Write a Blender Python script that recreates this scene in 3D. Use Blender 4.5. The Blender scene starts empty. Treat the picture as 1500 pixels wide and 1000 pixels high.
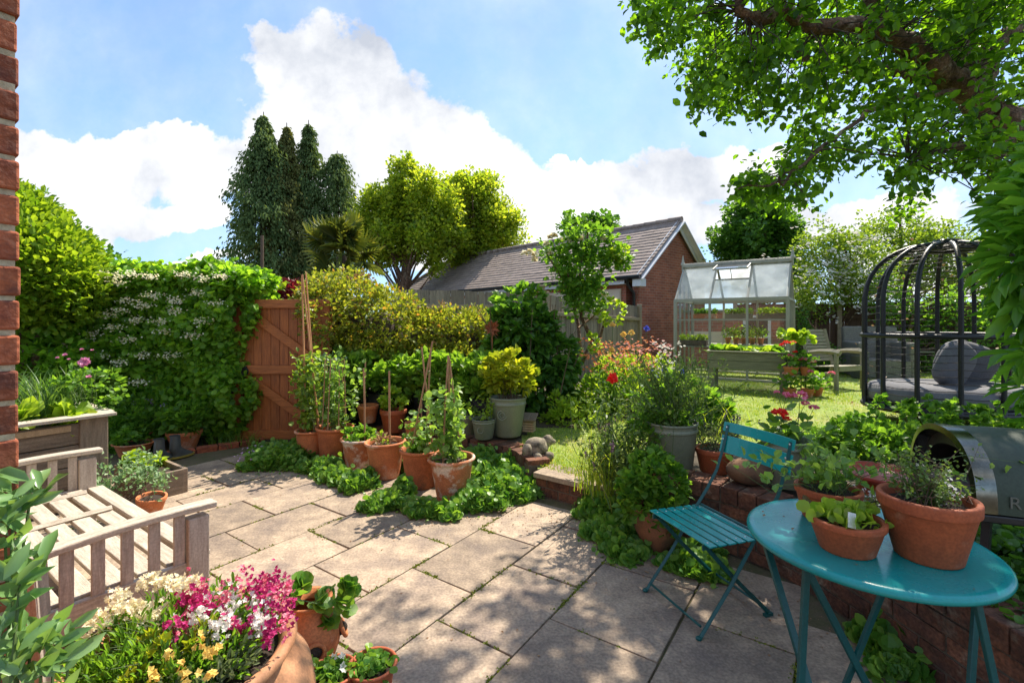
import bpy, math, random
import numpy as np
from mathutils import Vector, Matrix
sc = bpy.context.scene
COL = sc.collection
H = 1.45; F = 690.0; HY = 470.0
# ---------------------------------------------------------------- camera
cd = bpy.data.cameras.new('camera'); cam = bpy.data.objects.new('camera', cd); COL.objects.link(cam)
cam.location = (0, 0, H); cam.rotation_euler = (math.pi/2, 0, 0)
cd.lens = 36*F/1500; cd.sensor_width = 36; cd.shift_y = -(500-HY)/1500; cd.clip_start = .05; cd.clip_end = 2000
sc.camera = cam
# ---------------------------------------------------------------- light
SUN_AZ, SUN_EL = math.radians(35), math.radians(52)
sv = Vector((math.sin(SUN_AZ)*math.cos(SUN_EL), math.cos(SUN_AZ)*math.cos(SUN_EL), math.sin(SUN_EL)))
ld = bpy.data.lights.new('sun', 'SUN'); ld.energy = 4.2; ld.angle = math.radians(.6); ld.color = (1, .91, .77)
sun = bpy.data.objects.new('sun', ld); COL.objects.link(sun); sun.rotation_euler = sv.to_track_quat('Z', 'Y').to_euler()
sc.view_settings.view_transform = 'Standard'; sc.view_settings.look = 'None'
sc.view_settings.exposure = 1.12; sc.view_settings.gamma = 1
sc.cycles.max_bounces = 8; sc.cycles.transparent_max_bounces = 24; sc.cycles.diffuse_bounces = 4
sc.cycles.caustics_reflective = False; sc.cycles.caustics_refractive = False
sc.cycles.sample_clamp_indirect = 6
W = bpy.data.worlds.new('World'); sc.world = W; W.use_nodes = True
def build_world():
    nt = W.node_tree; N = nt.nodes; L = nt.links; N.clear()
    out = N.new('ShaderNodeOutputWorld'); bg = N.new('ShaderNodeBackground'); bg.inputs[1].default_value = .15
    L.new(bg.outputs[0], out.inputs[0])
    sky = N.new('ShaderNodeTexSky'); sky.sky_type = 'NISHITA'; sky.sun_disc = False
    sky.sun_elevation = SUN_EL; sky.sun_rotation = SUN_AZ; sky.air_density = 1.0; sky.dust_density = .3; sky.ozone_density = 1.6
    tc = N.new('ShaderNodeTexCoord'); sp = N.new('ShaderNodeSeparateXYZ'); L.new(tc.outputs['Generated'], sp.inputs[0])
    def m(op, a, b=None, c=None):
        n = N.new('ShaderNodeMath'); n.operation = op
        for i, v in enumerate((a, b, c)):
            if v is None: continue
            if isinstance(v, (int, float)): n.inputs[i].default_value = v
            else: L.new(v, n.inputs[i])
        return n.outputs[0]
    def vm(op, a, b):
        n = N.new('ShaderNodeVectorMath'); n.operation = op
        for i, v in enumerate((a, b)):
            if isinstance(v, tuple): n.inputs[i].default_value = v
            elif v is not None: L.new(v, n.inputs[i])
        return n
    ay = m('MAXIMUM', m('ABSOLUTE', sp.outputs[1]), .12)
    u = m('DIVIDE', sp.outputs[0], ay); v = m('DIVIDE', sp.outputs[2], ay)
    cb = N.new('ShaderNodeCombineXYZ'); L.new(u, cb.inputs[0]); L.new(v, cb.inputs[1]); L.new(m('MULTIPLY', sp.outputs[1], .3), cb.inputs[2])
    def noise(scale, det, rough, off=0, vec=None):
        n = N.new('ShaderNodeTexNoise'); n.inputs['Scale'].default_value = scale; n.inputs['Detail'].default_value = det
        n.inputs['Roughness'].default_value = rough
        a = vm('ADD', vec or cb.outputs[0], (off, off*.7, 0)); L.new(a.outputs[0], n.inputs['Vector']); return n
    wn = noise(3.2, 6, .6)
    wv = vm('SUBTRACT', wn.outputs['Color'], (.5, .5, .5)); ws = vm('MULTIPLY', wv.outputs[0], (.36, .26, 0))
    uv = vm('ADD', cb.outputs[0], ws.outputs[0]).outputs[0]
    els = [(440,95,100,72),(530,60,60,52),(395,60,60,30),(560,150,110,72),(640,200,105,66),(715,250,100,50),(590,260,150,80),(800,300,130,56),
           (900,265,140,34),(1020,250,115,32),(970,310,120,36),(1110,300,90,30),(1180,330,120,36),(1300,320,140,40),(430,230,110,90),(300,250,100,44),(180,250,120,52),
           (70,225,80,40),(60,300,120,36),(220,315,110,24),(165,385,26,10),(285,392,60,11),(640,340,130,60),(770,245,40,16),(215,205,60,16),(1420,400,160,40),(860,232,30,8)]
    g = None
    for (a, b, c, d) in els:
        s1 = vm('SUBTRACT', uv, ((a-750)/F, (HY-b)/F, 0)); s2 = vm('MULTIPLY', s1.outputs[0], (F/c/1.14, F/d/1.16, 0))
        ln = N.new('ShaderNodeVectorMath'); ln.operation = 'DOT_PRODUCT'; L.new(s2.outputs[0], ln.inputs[0]); L.new(s2.outputs[0], ln.inputs[1])
        k = m('SUBTRACT', 1.0, ln.outputs['Value']); g = k if g is None else m('MAXIMUM', g, k)
    n2 = noise(7, 8, .62, 3.1); n3 = noise(2.4, 5, .55, 7.7); n4 = noise(2.6, 6, .6, 11.3)
    back = m('MULTIPLY', m('SUBTRACT', n4.outputs[0], .5), 4)             # free clouds for the sky behind the camera
    isf = m('GREATER_THAN', sp.outputs[1], 0)
    g = m('ADD', m('MULTIPLY', m('MAXIMUM', g, -1.2), isf), m('MULTIPLY', back, m('SUBTRACT', 1, isf)))
    dens = m('ADD', g, m('MULTIPLY', m('SUBTRACT', n2.outputs[0], .5), 2.1))
    mr = N.new('ShaderNodeMapRange'); mr.interpolation_type = 'SMOOTHSTEP'; L.new(dens, mr.inputs[0]); mr.inputs[1].default_value = -.02; mr.inputs[2].default_value = .42
    # cloud tone: bright tops, grey bases
    sh = m('ADD', m('MULTIPLY', n3.outputs[0], 1.0), m('MULTIPLY', n2.outputs[0], .55))
    ms = N.new('ShaderNodeMapRange'); L.new(sh, ms.inputs[0]); ms.inputs[1].default_value = .60; ms.inputs[2].default_value = .90
    cc = N.new('ShaderNodeMix'); cc.data_type = 'RGBA'; L.new(ms.outputs[0], cc.inputs[0])
    cc.inputs[6].default_value = (1.95, 2.1, 2.4, 1); cc.inputs[7].default_value = (3.9, 3.9, 3.9, 1)
    # thin haze wisps on the blue
    n5 = noise(1.6, 7, .65, 21.0); hz = N.new('ShaderNodeMapRange'); L.new(n5.outputs[0], hz.inputs[0]); hz.inputs[1].default_value = .35; hz.inputs[2].default_value = .8; hz.inputs[4].default_value = .55
    al = m('MAXIMUM', mr.outputs[0], hz.outputs[0])
    mx = N.new('ShaderNodeMix'); mx.data_type = 'RGBA'; L.new(al, mx.inputs[0])
    den = vm('ADD', sky.outputs[0], (2.6, 4.6, 9.0)); num = vm('MULTIPLY', sky.outputs[0], (2.6*1.08, 4.6*1.15, 9.0*1.15)); bs = vm('DIVIDE', num.outputs[0], den.outputs[0])
    L.new(bs.outputs[0], mx.inputs[6]); L.new(cc.outputs[2], mx.inputs[7]); L.new(mx.outputs[2], bg.inputs[0])
build_world()
# ---------------------------------------------------------------- helpers
rng = np.random.default_rng(7)
def X(px, Y): return (px-750)/F*Y
def Z(py, Y): return H-(py-HY)/F*Y
def P(px, py, Y): return np.array((X(px, Y), Y, Z(py, Y)))
def G(px, py, h=0.0):
    Y = F*(H-h)/(py-HY); return np.array((X(px, Y), Y, h))
RZ = -math.radians(34.5); CA, SA = math.cos(34.5*math.pi/180), math.sin(34.5*math.pi/180)
def grid(x, y, z=0): return np.array((x*CA+y*SA, -x*SA+y*CA, z))     # patio grid -> world
def nrm(v): return v/np.maximum(np.linalg.norm(v, axis=-1, keepdims=True), 1e-9)
def rdir(n, bias=(0, 0, 0), k=1.0): return nrm(nrm(rng.normal(size=(n, 3)))*k+np.array(bias))
def rotm(rx=0, ry=0, rz=0): return np.array(Matrix.Rotation(rz, 3, 'Z') @ Matrix.Rotation(ry, 3, 'Y') @ Matrix.Rotation(rx, 3, 'X'))
LT = {0: (np.array([(0,0,0),(.45,-.5,.1),(1,0,-.08),(.45,.5,.1)]), [np.array([(0,1,2),(0,2,3)])]),
      1: (np.array([(0,0,0),(.28,.4,.1),(.68,.42,.09),(1,0,-.12),(.68,-.42,.09),(.28,-.4,.1),(.28,0,0),(.68,0,-.02)]),
          [np.array([(0,6,1),(0,5,6),(7,3,2),(7,4,3)]), np.array([(6,7,2,1),(6,5,4,7)])]),
      2: (np.array([(0,-.12,0),(0,.12,0),(.35,.22,.12),(.35,-.22,.12),(.75,.14,.1),(.75,-.14,.1),(1,0,0)]), [np.array([(0,3,2,1),(3,5,4,2)]), np.array([(5,6,4)])]),
      3: (np.array([(0,0,0),(.15,.5,.06),(.55,.6,.1),(.95,.4,.02),(1.05,0,-.06),(.95,-.4,.02),(.55,-.6,.1),(.15,-.5,.06),(.5,0,-.02)]),
          [np.array([(0,8,1),(1,8,2),(2,8,3),(3,8,4),(4,8,5),(5,8,6),(6,8,7),(7,8,0)])])}
class NM:
    def __init__(s): s.v = []; s.f = []; s.n = 0
    def add(s, v, faces, mi=0):
        v = np.asarray(v, float).reshape(-1, 3)
        for f in (faces if isinstance(faces, list) else [faces]):
            f = np.asarray(f, int); s.f.append((f+s.n, mi))
        s.v.append(v); s.n += len(v); return s
    def box(s, c, d, R=None, mi=0, taper=1.0):
        q = np.array([(x, y, z) for z in (-.5, .5) for y in (-.5, .5) for x in (-.5, .5)])*np.array(d)
        if taper != 1: q[4:, :2] *= taper
        if R is not None: q = q @ np.asarray(R).T
        return s.add(q+np.array(c), np.array([(0,2,3,1),(4,5,7,6),(0,1,5,4),(2,6,7,3),(0,4,6,2),(1,3,7,5)]), mi)
    def beam(s, a, b, w, h, mi=0, up=(0, 0, 1)):
        a = np.array(a, float); b = np.array(b, float); d = b-a; l = np.linalg.norm(d); d = d/l
        if abs(d.dot(np.array(up, float))) > .999: up = (0, 1, 0)
        x = np.cross(np.array(up, float), d); x = x/max(np.linalg.norm(x), 1e-9); y = np.cross(d, x)
        return s.box((a+b)/2, (w, h, l), np.stack([x, y, d], 1), mi)
    def tube(s, pts, r, n=8, mi=0, cap=True):
        pts = np.asarray(pts, float); m = len(pts); r = np.broadcast_to(np.asarray(r, float), (m,))
        t = nrm(np.gradient(pts, axis=0)); ref = np.array((0, 0, 1.)) if abs(t[0, 2]) < .8 else np.array((1., 0, 0))
        a = np.empty_like(t); q = np.cross(t[0], ref)
        for i in range(m): q = q-t[i]*q.dot(t[i]); q = q/max(math.sqrt(q.dot(q)), 1e-9); a[i] = q
        b = np.cross(t, a); th = np.arange(n)*2*math.pi/n
        v = pts[:, None]+r[:, None, None]*(np.cos(th)[None, :, None]*a[:, None]+np.sin(th)[None, :, None]*b[:, None])
        i = np.arange(m-1)[:, None]*n; j = np.arange(n)[None]; j2 = (j+1) % n
        f = np.stack([i+j, i+j2, i+n+j2, i+n+j], -1).reshape(-1, 4)
        s.add(v.reshape(-1, 3), f, mi)
        if cap and n > 2:
            base = s.n-m*n; s.f.append((np.array([list(range(n))[::1]])+base, mi)); s.f.append((np.array([list(range(n))[::-1]])+base+(m-1)*n, mi))
        return s
    def lathe(s, prof, n=32, c=(0, 0, 0), mi=0, squash=(1, 1), R=None):
        prof = np.array(prof, float); m = len(prof); th = np.arange(n)*2*math.pi/n
        v = np.stack([prof[:, 0][:, None]*np.cos(th)*squash[0], prof[:, 0][:, None]*np.sin(th)*squash[1], np.repeat(prof[:, 1][:, None], n, 1)], -1).reshape(-1, 3)
        if R is not None: v = v @ np.asarray(R).T
        i = np.arange(m-1)[:, None]*n; j = np.arange(n)[None]; j2 = (j+1) % n
        return s.add(v+np.array(c), np.stack([i+j, i+j2, i+n+j2, i+n+j], -1).reshape(-1, 4), mi)
    def leaves(s, p, d, l, w=.5, mi=0, sh=0, nb=(0, 0, 1), nk=.7, N=None):
        p = np.asarray(p); n = len(p); l = np.broadcast_to(np.asarray(l, float), (n,))
        if N is None: N = rdir(n, nb, nk)
        S = nrm(np.cross(d, N)); U = np.cross(S, d); T, fs = LT[sh]
        v = p[:, None]+l[:, None, None]*(T[None, :, 0, None]*d[:, None]+w*2*T[None, :, 1, None]*S[:, None]+T[None, :, 2, None]*U[:, None])
        k = len(T); off = np.arange(n)*k
        return s.add(v.reshape(-1, 3), [(off[:, None, None]+f[None]).reshape(-1, f.shape[1]) for f in fs], mi)
    def ball(s, c, r, mi=0, n=12, R=None, jit=0):
        m = n//2+1; a = np.linspace(-math.pi/2, math.pi/2, m); pr = np.stack([np.maximum(np.cos(a), .001), np.sin(a)], 1)
        th = np.arange(n)*2*math.pi/n
        v = np.stack([pr[:, 0][:, None]*np.cos(th), pr[:, 0][:, None]*np.sin(th), np.repeat(pr[:, 1][:, None], n, 1)], -1).reshape(-1, 3)
        if jit:
            k1, k2, k3 = rng.normal(size=3)*2; v = v*(1+jit*(np.sin(v[:, 0]*4+k1)*np.sin(v[:, 1]*5+k2)+.6*np.sin(v[:, 2]*7+k3)))[:, None]
        v = v*np.array(r)
        if R is not None: v = v @ np.asarray(R).T
        i = np.arange(m-1)[:, None]*n; j = np.arange(n)[None]; j2 = (j+1) % n
        return s.add(v+np.array(c), np.stack([i+j, i+j2, i+n+j2, i+n+j], -1).reshape(-1, 4), mi)
    def build(s, name, mats, parent=None, loc=None, smooth=False, rz=0, bevel=0, w=False, subs=0):
        v = np.concatenate(s.v) if s.v else np.zeros((0, 3))
        off = None
        if w and parent is not None: off = np.array(parent.location)
        if w and loc is not None: off = np.array(loc)
        if off is not None: v = v-off
        me = bpy.data.meshes.new(name); me.vertices.add(len(v)); me.vertices.foreach_set('co', v.astype(np.float32).ravel())
        tot = np.concatenate([np.full(len(f), f.shape[1]) for f, _ in s.f]); lp = np.concatenate([f.ravel() for f, _ in s.f])
        mi = np.concatenate([np.full(len(f), m) for f, m in s.f])
        me.loops.add(len(lp)); me.loops.foreach_set('vertex_index', lp.astype(np.int32))
        me.polygons.add(len(tot)); me.polygons.foreach_set('loop_start', np.concatenate([[0], np.cumsum(tot)[:-1]]).astype(np.int32))
        me.polygons.foreach_set('material_index', mi.astype(np.int32)); me.polygons.foreach_set('use_smooth', np.full(len(tot), bool(smooth)))
        me.update(calc_edges=True); me.validate()
        for m in (mats if isinstance(mats, (list, tuple)) else [mats]): me.materials.append(m)
        o = bpy.data.objects.new(name, me); COL.objects.link(o)
        if parent is not None: o.parent = parent
        if loc is not None: o.location = loc
        o.rotation_euler.z = rz
        if bevel:
            b = o.modifiers.new('bevel', 'BEVEL'); b.width = bevel; b.segments = 2; b.limit_method = 'ANGLE'; b.harden_normals = False
        if subs: b = o.modifiers.new('sub', 'SUBSURF'); b.levels = b.render_levels = subs
        return o
def tag(o, label=None, cat=None, group=None, kind=None):
    if label: o['label'] = label
    if cat: o['category'] = cat
    if group: o['group'] = group
    if kind: o['kind'] = kind
    return o
def T(name, label, cat, loc, rz=0, group=None):
    o = bpy.data.objects.new(name, None); COL.objects.link(o); o.location = tuple(loc); o.rotation_euler.z = rz; o.empty_display_size = .1
    return tag(o, label, cat, group)
def copy_tree(o, parent=None):
    c = o.copy(); COL.objects.link(c); c.parent = parent
    for ch in [q for q in COL.objects if q.parent == o]: copy_tree(ch, c)
    return c
# ---------------------------------------------------------------- materials
def mk(name):
    m = bpy.data.materials.new(name); m.use_nodes = True; nt = m.node_tree; nt.nodes.clear()
    o = nt.nodes.new('ShaderNodeOutputMaterial'); b = nt.nodes.new('ShaderNodeBsdfPrincipled'); nt.links.new(b.outputs[0], o.inputs[0]); return m, nt, b, o
def mat(name, c1, c2=None, scale=6, rough=.7, bump=0, bscale=None, metal=0, spec=.5, vec=(1, 1, 1), isl=0, det=6, c3=None, s3=1.5, t3=(.55, .7), coat=0, rrough=0, grain=.12, gscale=110):
    m, nt, b, o = mk(name); N = nt.nodes; L = nt.links
    tc = N.new('ShaderNodeTexCoord'); mp = N.new('ShaderNodeMapping'); mp.inputs['Scale'].default_value = vec; L.new(tc.outputs['Object'], mp.inputs[0])
    b.inputs['Roughness'].default_value = rough; b.inputs['Metallic'].default_value = metal; b.inputs['Specular IOR Level'].default_value = spec
    if coat: b.inputs['Coat Weight'].default_value = coat; b.inputs['Coat Roughness'].default_value = .15
    c2 = c2 or tuple(x*.75 for x in c1)
    n = N.new('ShaderNodeTexNoise'); n.inputs['Scale'].default_value = scale; n.inputs['Detail'].default_value = det; n.inputs['Roughness'].default_value = .65; L.new(mp.outputs[0], n.inputs['Vector'])
    r = N.new('ShaderNodeMapRange'); r.inputs[1].default_value = .32; r.inputs[2].default_value = .68; L.new(n.outputs[0], r.inputs[0])
    mx = N.new('ShaderNodeMix'); mx.data_type = 'RGBA'; mx.inputs[6].default_value = (*c1, 1); mx.inputs[7].default_value = (*c2, 1); L.new(r.outputs[0], mx.inputs[0]); col = mx.outputs[2]
    if c3:
        n3 = N.new('ShaderNodeTexNoise'); n3.inputs['Scale'].default_value = s3; n3.inputs['Detail'].default_value = 7; n3.inputs['Roughness'].default_value = .6; L.new(tc.outputs['Object'], n3.inputs['Vector'])
        r3 = N.new('ShaderNodeMapRange'); r3.inputs[1].default_value, r3.inputs[2].default_value = t3; L.new(n3.outputs[0], r3.inputs[0])
        m3 = N.new('ShaderNodeMix'); m3.data_type = 'RGBA'; L.new(r3.outputs[0], m3.inputs[0]); L.new(col, m3.inputs[6]); m3.inputs[7].default_value = (*c3, 1); col = m3.outputs[2]
    if grain:
        ng = N.new('ShaderNodeTexNoise'); ng.inputs['Scale'].default_value = gscale; ng.inputs['Detail'].default_value = 3; L.new(tc.outputs['Object'], ng.inputs['Vector'])
        rg = N.new('ShaderNodeMapRange'); rg.inputs[1].default_value = .35; rg.inputs[2].default_value = .65; rg.inputs[3].default_value = 1-grain; rg.inputs[4].default_value = 1+grain; L.new(ng.outputs[0], rg.inputs[0])
        hg = N.new('ShaderNodeHueSaturation'); L.new(rg.outputs[0], hg.inputs['Value']); L.new(col, hg.inputs['Color']); col = hg.outputs[0]
    if isl:
        g = N.new('ShaderNodeNewGeometry'); hs = N.new('ShaderNodeHueSaturation'); a = N.new('ShaderNodeMapRange'); L.new(g.outputs['Random Per Island'], a.inputs[0])
        a.inputs[3].default_value = 1-isl; a.inputs[4].default_value = 1+isl; L.new(a.outputs[0], hs.inputs['Value']); L.new(col, hs.inputs['Color']); col = hs.outputs[0]
    L.new(col, b.inputs['Base Color'])
    if rrough:
        rr = N.new('ShaderNodeMapRange'); rr.inputs[3].default_value = rough-rrough; rr.inputs[4].default_value = rough+rrough; L.new(n.outputs[0], rr.inputs[0]); L.new(rr.outputs[0], b.inputs['Roughness'])
    if bump:
        nb = N.new('ShaderNodeTexNoise'); nb.inputs['Scale'].default_value = bscale or scale*4; nb.inputs['Detail'].default_value = 5; L.new(mp.outputs[0], nb.inputs['Vector'])
        bp = N.new('ShaderNodeBump'); bp.inputs['Strength'].default_value = 1; bp.inputs['Distance'].default_value = bump; L.new(nb.outputs[0], bp.inputs['Height']); L.new(bp.outputs[0], b.inputs['Normal'])
    return m
def leafm(name, c1, c2, tr=.4, rough=.45, c3=None, tcol=None, spec=.35):
    m, nt, b, o = mk(name); N = nt.nodes; L = nt.links
    g = N.new('ShaderNodeNewGeometry'); rp = N.new('ShaderNodeValToRGB'); L.new(g.outputs['Random Per Island'], rp.inputs[0])
    rp.color_ramp.elements[0].color = (*c1, 1); rp.color_ramp.elements[1].color = (*c2, 1)
    if c3: e = rp.color_ramp.elements.new(.86); e.color = (*c2, 1); rp.color_ramp.elements[-1].color = (*c3, 1)
    L.new(rp.outputs[0], b.inputs['Base Color']); b.inputs['Roughness'].default_value = rough; b.inputs['Specular IOR Level'].default_value = spec
    t = N.new('ShaderNodeBsdfTranslucent'); k = N.new('ShaderNodeMix'); k.data_type = 'RGBA'; k.blend_type = 'MULTIPLY'; k.inputs[0].default_value = 1
    L.new(rp.outputs[0], k.inputs[6]); k.inputs[7].default_value = (*(tcol or (2.2, 2.0, .8)), 1); L.new(k.outputs[2], t.inputs[0])
    ms = N.new('ShaderNodeMixShader'); ms.inputs[0].default_value = tr; L.new(b.outputs[0], ms.inputs[1]); L.new(t.outputs[0], ms.inputs[2]); L.new(ms.outputs[0], o.inputs[0]); return m
def brickm(name, c1, c2, mortar, sc_=1.0, bump=.004):
    m, nt, b, o = mk(name); N = nt.nodes; L = nt.links
    tc = N.new('ShaderNodeTexCoord'); sp = N.new('ShaderNodeSeparateXYZ'); L.new(tc.outputs['Object'], sp.inputs[0])
    a = N.new('ShaderNodeMath'); L.new(sp.outputs[0], a.inputs[0]); L.new(sp.outputs[1], a.inputs[1]); cb = N.new('ShaderNodeCombineXYZ'); L.new(a.outputs[0], cb.inputs[0]); L.new(sp.outputs[2], cb.inputs[1])
    t = N.new('ShaderNodeTexBrick'); L.new(cb.outputs[0], t.inputs['Vector']); t.inputs['Scale'].default_value = sc_
    t.inputs['Brick Width'].default_value = .225; t.inputs['Row Height'].default_value = .075; t.inputs['Mortar Size'].default_value = .006; t.inputs['Mortar Smooth'].default_value = .1
    t.inputs['Color1'].default_value = (*c1, 1); t.inputs['Color2'].default_value = (*c2, 1); t.inputs['Mortar'].default_value = (*mortar, 1); t.inputs['Bias'].default_value = 0
    n = N.new('ShaderNodeTexNoise'); n.inputs['Scale'].default_value = 3; n.inputs['Detail'].default_value = 8; L.new(tc.outputs['Object'], n.inputs['Vector'])
    mx = N.new('ShaderNodeMix'); mx.data_type = 'RGBA'; mx.blend_type = 'MULTIPLY'; mx.inputs[0].default_value = .6; L.new(t.outputs[0], mx.inputs[6]); L.new(n.outputs[0], mx.inputs[7])
    hs = N.new('ShaderNodeHueSaturation'); hs.inputs['Value'].default_value = 1.5; L.new(mx.outputs[2], hs.inputs['Color']); L.new(hs.outputs[0], b.inputs['Base Color']); b.inputs['Roughness'].default_value = .9
    bp = N.new('ShaderNodeBump'); bp.invert = True; bp.inputs['Distance'].default_value = bump; L.new(t.outputs['Fac'], bp.inputs['Height']); L.new(bp.outputs[0], b.inputs['Normal']); return m
def glassm(name, tint, opac, rough=.03, diff=(.8, .82, .82)):
    m, nt, b, o = mk(name); N = nt.nodes; L = nt.links; nt.nodes.remove(b)
    tr = N.new('ShaderNodeBsdfTransparent'); tr.inputs[0].default_value = (*tint, 1); gl = N.new('ShaderNodeBsdfGlossy'); gl.inputs['Roughness'].default_value = rough
    df = N.new('ShaderNodeBsdfDiffuse'); df.inputs[0].default_value = (*diff, 1); tl = N.new('ShaderNodeBsdfTranslucent'); tl.inputs[0].default_value = (*diff, 1)
    md = N.new('ShaderNodeMixShader'); md.inputs[0].default_value = .65; L.new(df.outputs[0], md.inputs[1]); L.new(tl.outputs[0], md.inputs[2])
    tc = N.new('ShaderNodeTexCoord'); n = N.new('ShaderNodeTexNoise'); n.inputs['Scale'].default_value = 3; n.inputs['Detail'].default_value = 6; L.new(tc.outputs['Object'], n.inputs['Vector'])
    mr = N.new('ShaderNodeMapRange'); mr.inputs[1].default_value = .3; mr.inputs[2].default_value = .7; mr.inputs[3].default_value = opac*.6; mr.inputs[4].default_value = opac*1.3; L.new(n.outputs[0], mr.inputs[0])
    m1 = N.new('ShaderNodeMixShader'); L.new(mr.outputs[0], m1.inputs[0]); L.new(tr.outputs[0], m1.inputs[1]); L.new(md.outputs[0], m1.inputs[2])
    fr = N.new('ShaderNodeFresnel'); fr.inputs[0].default_value = 1.5; m2 = N.new('ShaderNodeMixShader'); L.new(fr.outputs[0], m2.inputs[0]); L.new(m1.outputs[0], m2.inputs[1]); L.new(gl.outputs[0], m2.inputs[2]); L.new(m2.outputs[0], o.inputs[0]); return m
M = {}
M['terra'] = mat('terracotta', (.64, .22, .08), (.44, .135, .05), 7, .8, .0015, 60, c3=(.66, .44, .31), s3=6, t3=(.54, .68), grain=.18)
M['terra_b'] = mat('terracotta_bloomed', (.60, .22, .09), (.36, .115, .045), 9, .8, .0015, 60, c3=(.64, .52, .42), s3=7, t3=(.50, .60), grain=.2)
M['terra_c'] = mat('terracotta_stained', (.55, .17, .06), (.34, .10, .035), 8, .8, .0015, 60, c3=(.16, .08, .04), s3=4, t3=(.54, .7), grain=.2)
M['terra_dk'] = mat('terracotta_dark', (.46, .11, .035), (.30, .07, .025), 8, .7, .001, 60, c3=(.50, .24, .14), s3=9, t3=(.58, .75), grain=.15)
M['terra_lt'] = mat('terracotta_pale', (.60, .30, .15), (.48, .21, .095), 6, .75, .001, 40, c3=(.27, .12, .06), s3=3.5, t3=(.6, .78))
M['terra_old'] = mat('terracotta_mossy', (.32, .12, .05), (.17, .075, .035), 5, .8, .001, 40, c3=(.06, .055, .03), s3=4, t3=(.52, .7))
M['soil'] = mat('soil', (.045, .028, .018), (.02, .013, .009), 30, .95, .01, 60)
M['sage'] = mat('sage_glaze', (.22, .24, .165), (.18, .20, .135), 4, .45, .0004, 30, c3=(.3, .3, .24), s3=5, t3=(.6, .8))
M['slab'] = mat('paving_slab', (.44, .335, .235), (.22, .165, .12), 8, .85, .006, 30, isl=.2, c3=(.19, .145, .115), s3=3.1, t3=(.46, .68), det=9, grain=.20, gscale=75)
M['joint'] = mat('joint_earth', (.15, .11, .07), (.08, .09, .03), 9, .95, .004, 30)
M['earth'] = mat('earth', (.09, .065, .04), (.05, .04, .025), 7, .95, .01, 20)
M['lawn'] = mat('lawn_turf', (.14, .23, .03), (.26, .30, .06), 3.2, .95, .01, 60, c3=(.36, .31, .13), s3=1.5, t3=(.54, .72), det=10, grain=.3, gscale=40)
M['bench'] = mat('weathered_teak', (.60, .53, .43), (.36, .30, .23), 7, .75, .0025, 30, vec=(1, 9, 9), isl=.12, det=8)
M['benchy'] = mat('weathered_teak_cross', (.60, .53, .43), (.36, .30, .23), 7, .75, .0025, 30, vec=(9, 1, 9), isl=.1, det=8)
M['benchz'] = mat('weathered_teak_upright', (.55, .48, .40), (.34, .285, .235), 7, .75, .0015, 30, vec=(9, 9, 1), isl=.1, det=8)
M['sleeper'] = mat('weathered_planks', (.30, .225, .16), (.13, .095, .07), 4, .85, .004, 14, vec=(9, 1, 9), isl=.15, det=9)
M['sleeperz'] = mat('weathered_post', (.33, .25, .18), (.16, .12, .085), 4, .85, .004, 14, vec=(9, 9, 1), isl=.15, det=9)
M['gate'] = mat('stained_pine', (.43, .135, .032), (.22, .065, .017), 5, .6, .001, 20, vec=(9, 9, 1), isl=.12)
M['gatex'] = mat('stained_pine_rail', (.50, .165, .042), (.28, .085, .02), 5, .6, .001, 20, vec=(1, 9, 9), isl=.08)
M['post'] = mat('pale_post', (.5, .36, .22), (.38, .26, .15), 5, .8, vec=(8, 8, 1))
M['iron'] = mat('black_iron', (.015, .015, .015), (.03, .025, .02), 20, .5, metal=.4)
M['brick'] = mat('brick', (.44, .125, .05), (.20, .05, .025), 20, .9, .009, 38, isl=.25, c3=(.11, .04, .03), s3=12, t3=(.52, .7), det=9)
M['brickd'] = mat('old_brick', (.22, .085, .042), (.065, .032, .022), 10, .92, .012, 32, isl=.38, c3=(.24, .18, .12), s3=8, t3=(.57, .72), grain=.3, gscale=70, det=8)
M['mortar'] = mat('mortar', (.62, .50, .33), (.42, .33, .2), 30, .95, .004, 80)
M['mortard'] = mat('old_mortar', (.17, .13, .09), (.09, .07, .05), 20, .95, .004, 60)
M['brickw'] = brickm('garage_brick', (.40, .13, .075), (.27, .085, .055), (.36, .25, .19))
M['tile'] = mat('roof_tile', (.33, .26, .22), (.22, .17, .145), 4, .85, .004, 25, isl=.1, c3=(.22, .19, .15), s3=3, t3=(.6, .75))
M['upvc'] = mat('white_upvc', (.75, .76, .78), (.66, .67, .69), 3, .4)
M['cream'] = mat('cream_board', (.72, .60, .46), (.64, .53, .40), 3, .6)
M['blackp'] = mat('black_plastic', (.02, .02, .022), (.012, .012, .013), 9, .4)
M['fence'] = mat('grey_fence', (.34, .29, .22), (.19, .155, .12), 5, .9, .002, 20, vec=(10, 10, 1), isl=.2)
M['fencer'] = mat('fence_rail', (.42, .34, .24), (.3, .23, .16), 5, .9, .002, 20, vec=(1, 6, 6), isl=.1)
M['fenced'] = mat('dark_fence', (.13, .07, .045), (.08, .045, .03), 5, .9, .002, 20, vec=(10, 10, 1), isl=.25)
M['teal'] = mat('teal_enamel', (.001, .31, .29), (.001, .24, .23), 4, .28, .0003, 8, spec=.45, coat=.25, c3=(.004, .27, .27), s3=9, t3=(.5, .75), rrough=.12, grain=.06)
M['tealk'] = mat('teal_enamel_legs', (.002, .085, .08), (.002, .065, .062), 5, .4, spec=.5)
M['rivet'] = mat('rivet', (.7, .7, .7), rough=.3, metal=1)
M['ghf'] = mat('greenhouse_frame', (.42, .40, .33), (.35, .34, .28), 5, .5)
M['glass'] = glassm('clear_glass', (.96, .98, .97), .015)
M['rglass'] = glassm('shaded_glass', (.85, .9, .92), .68, .12, (.80, .84, .86))
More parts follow.
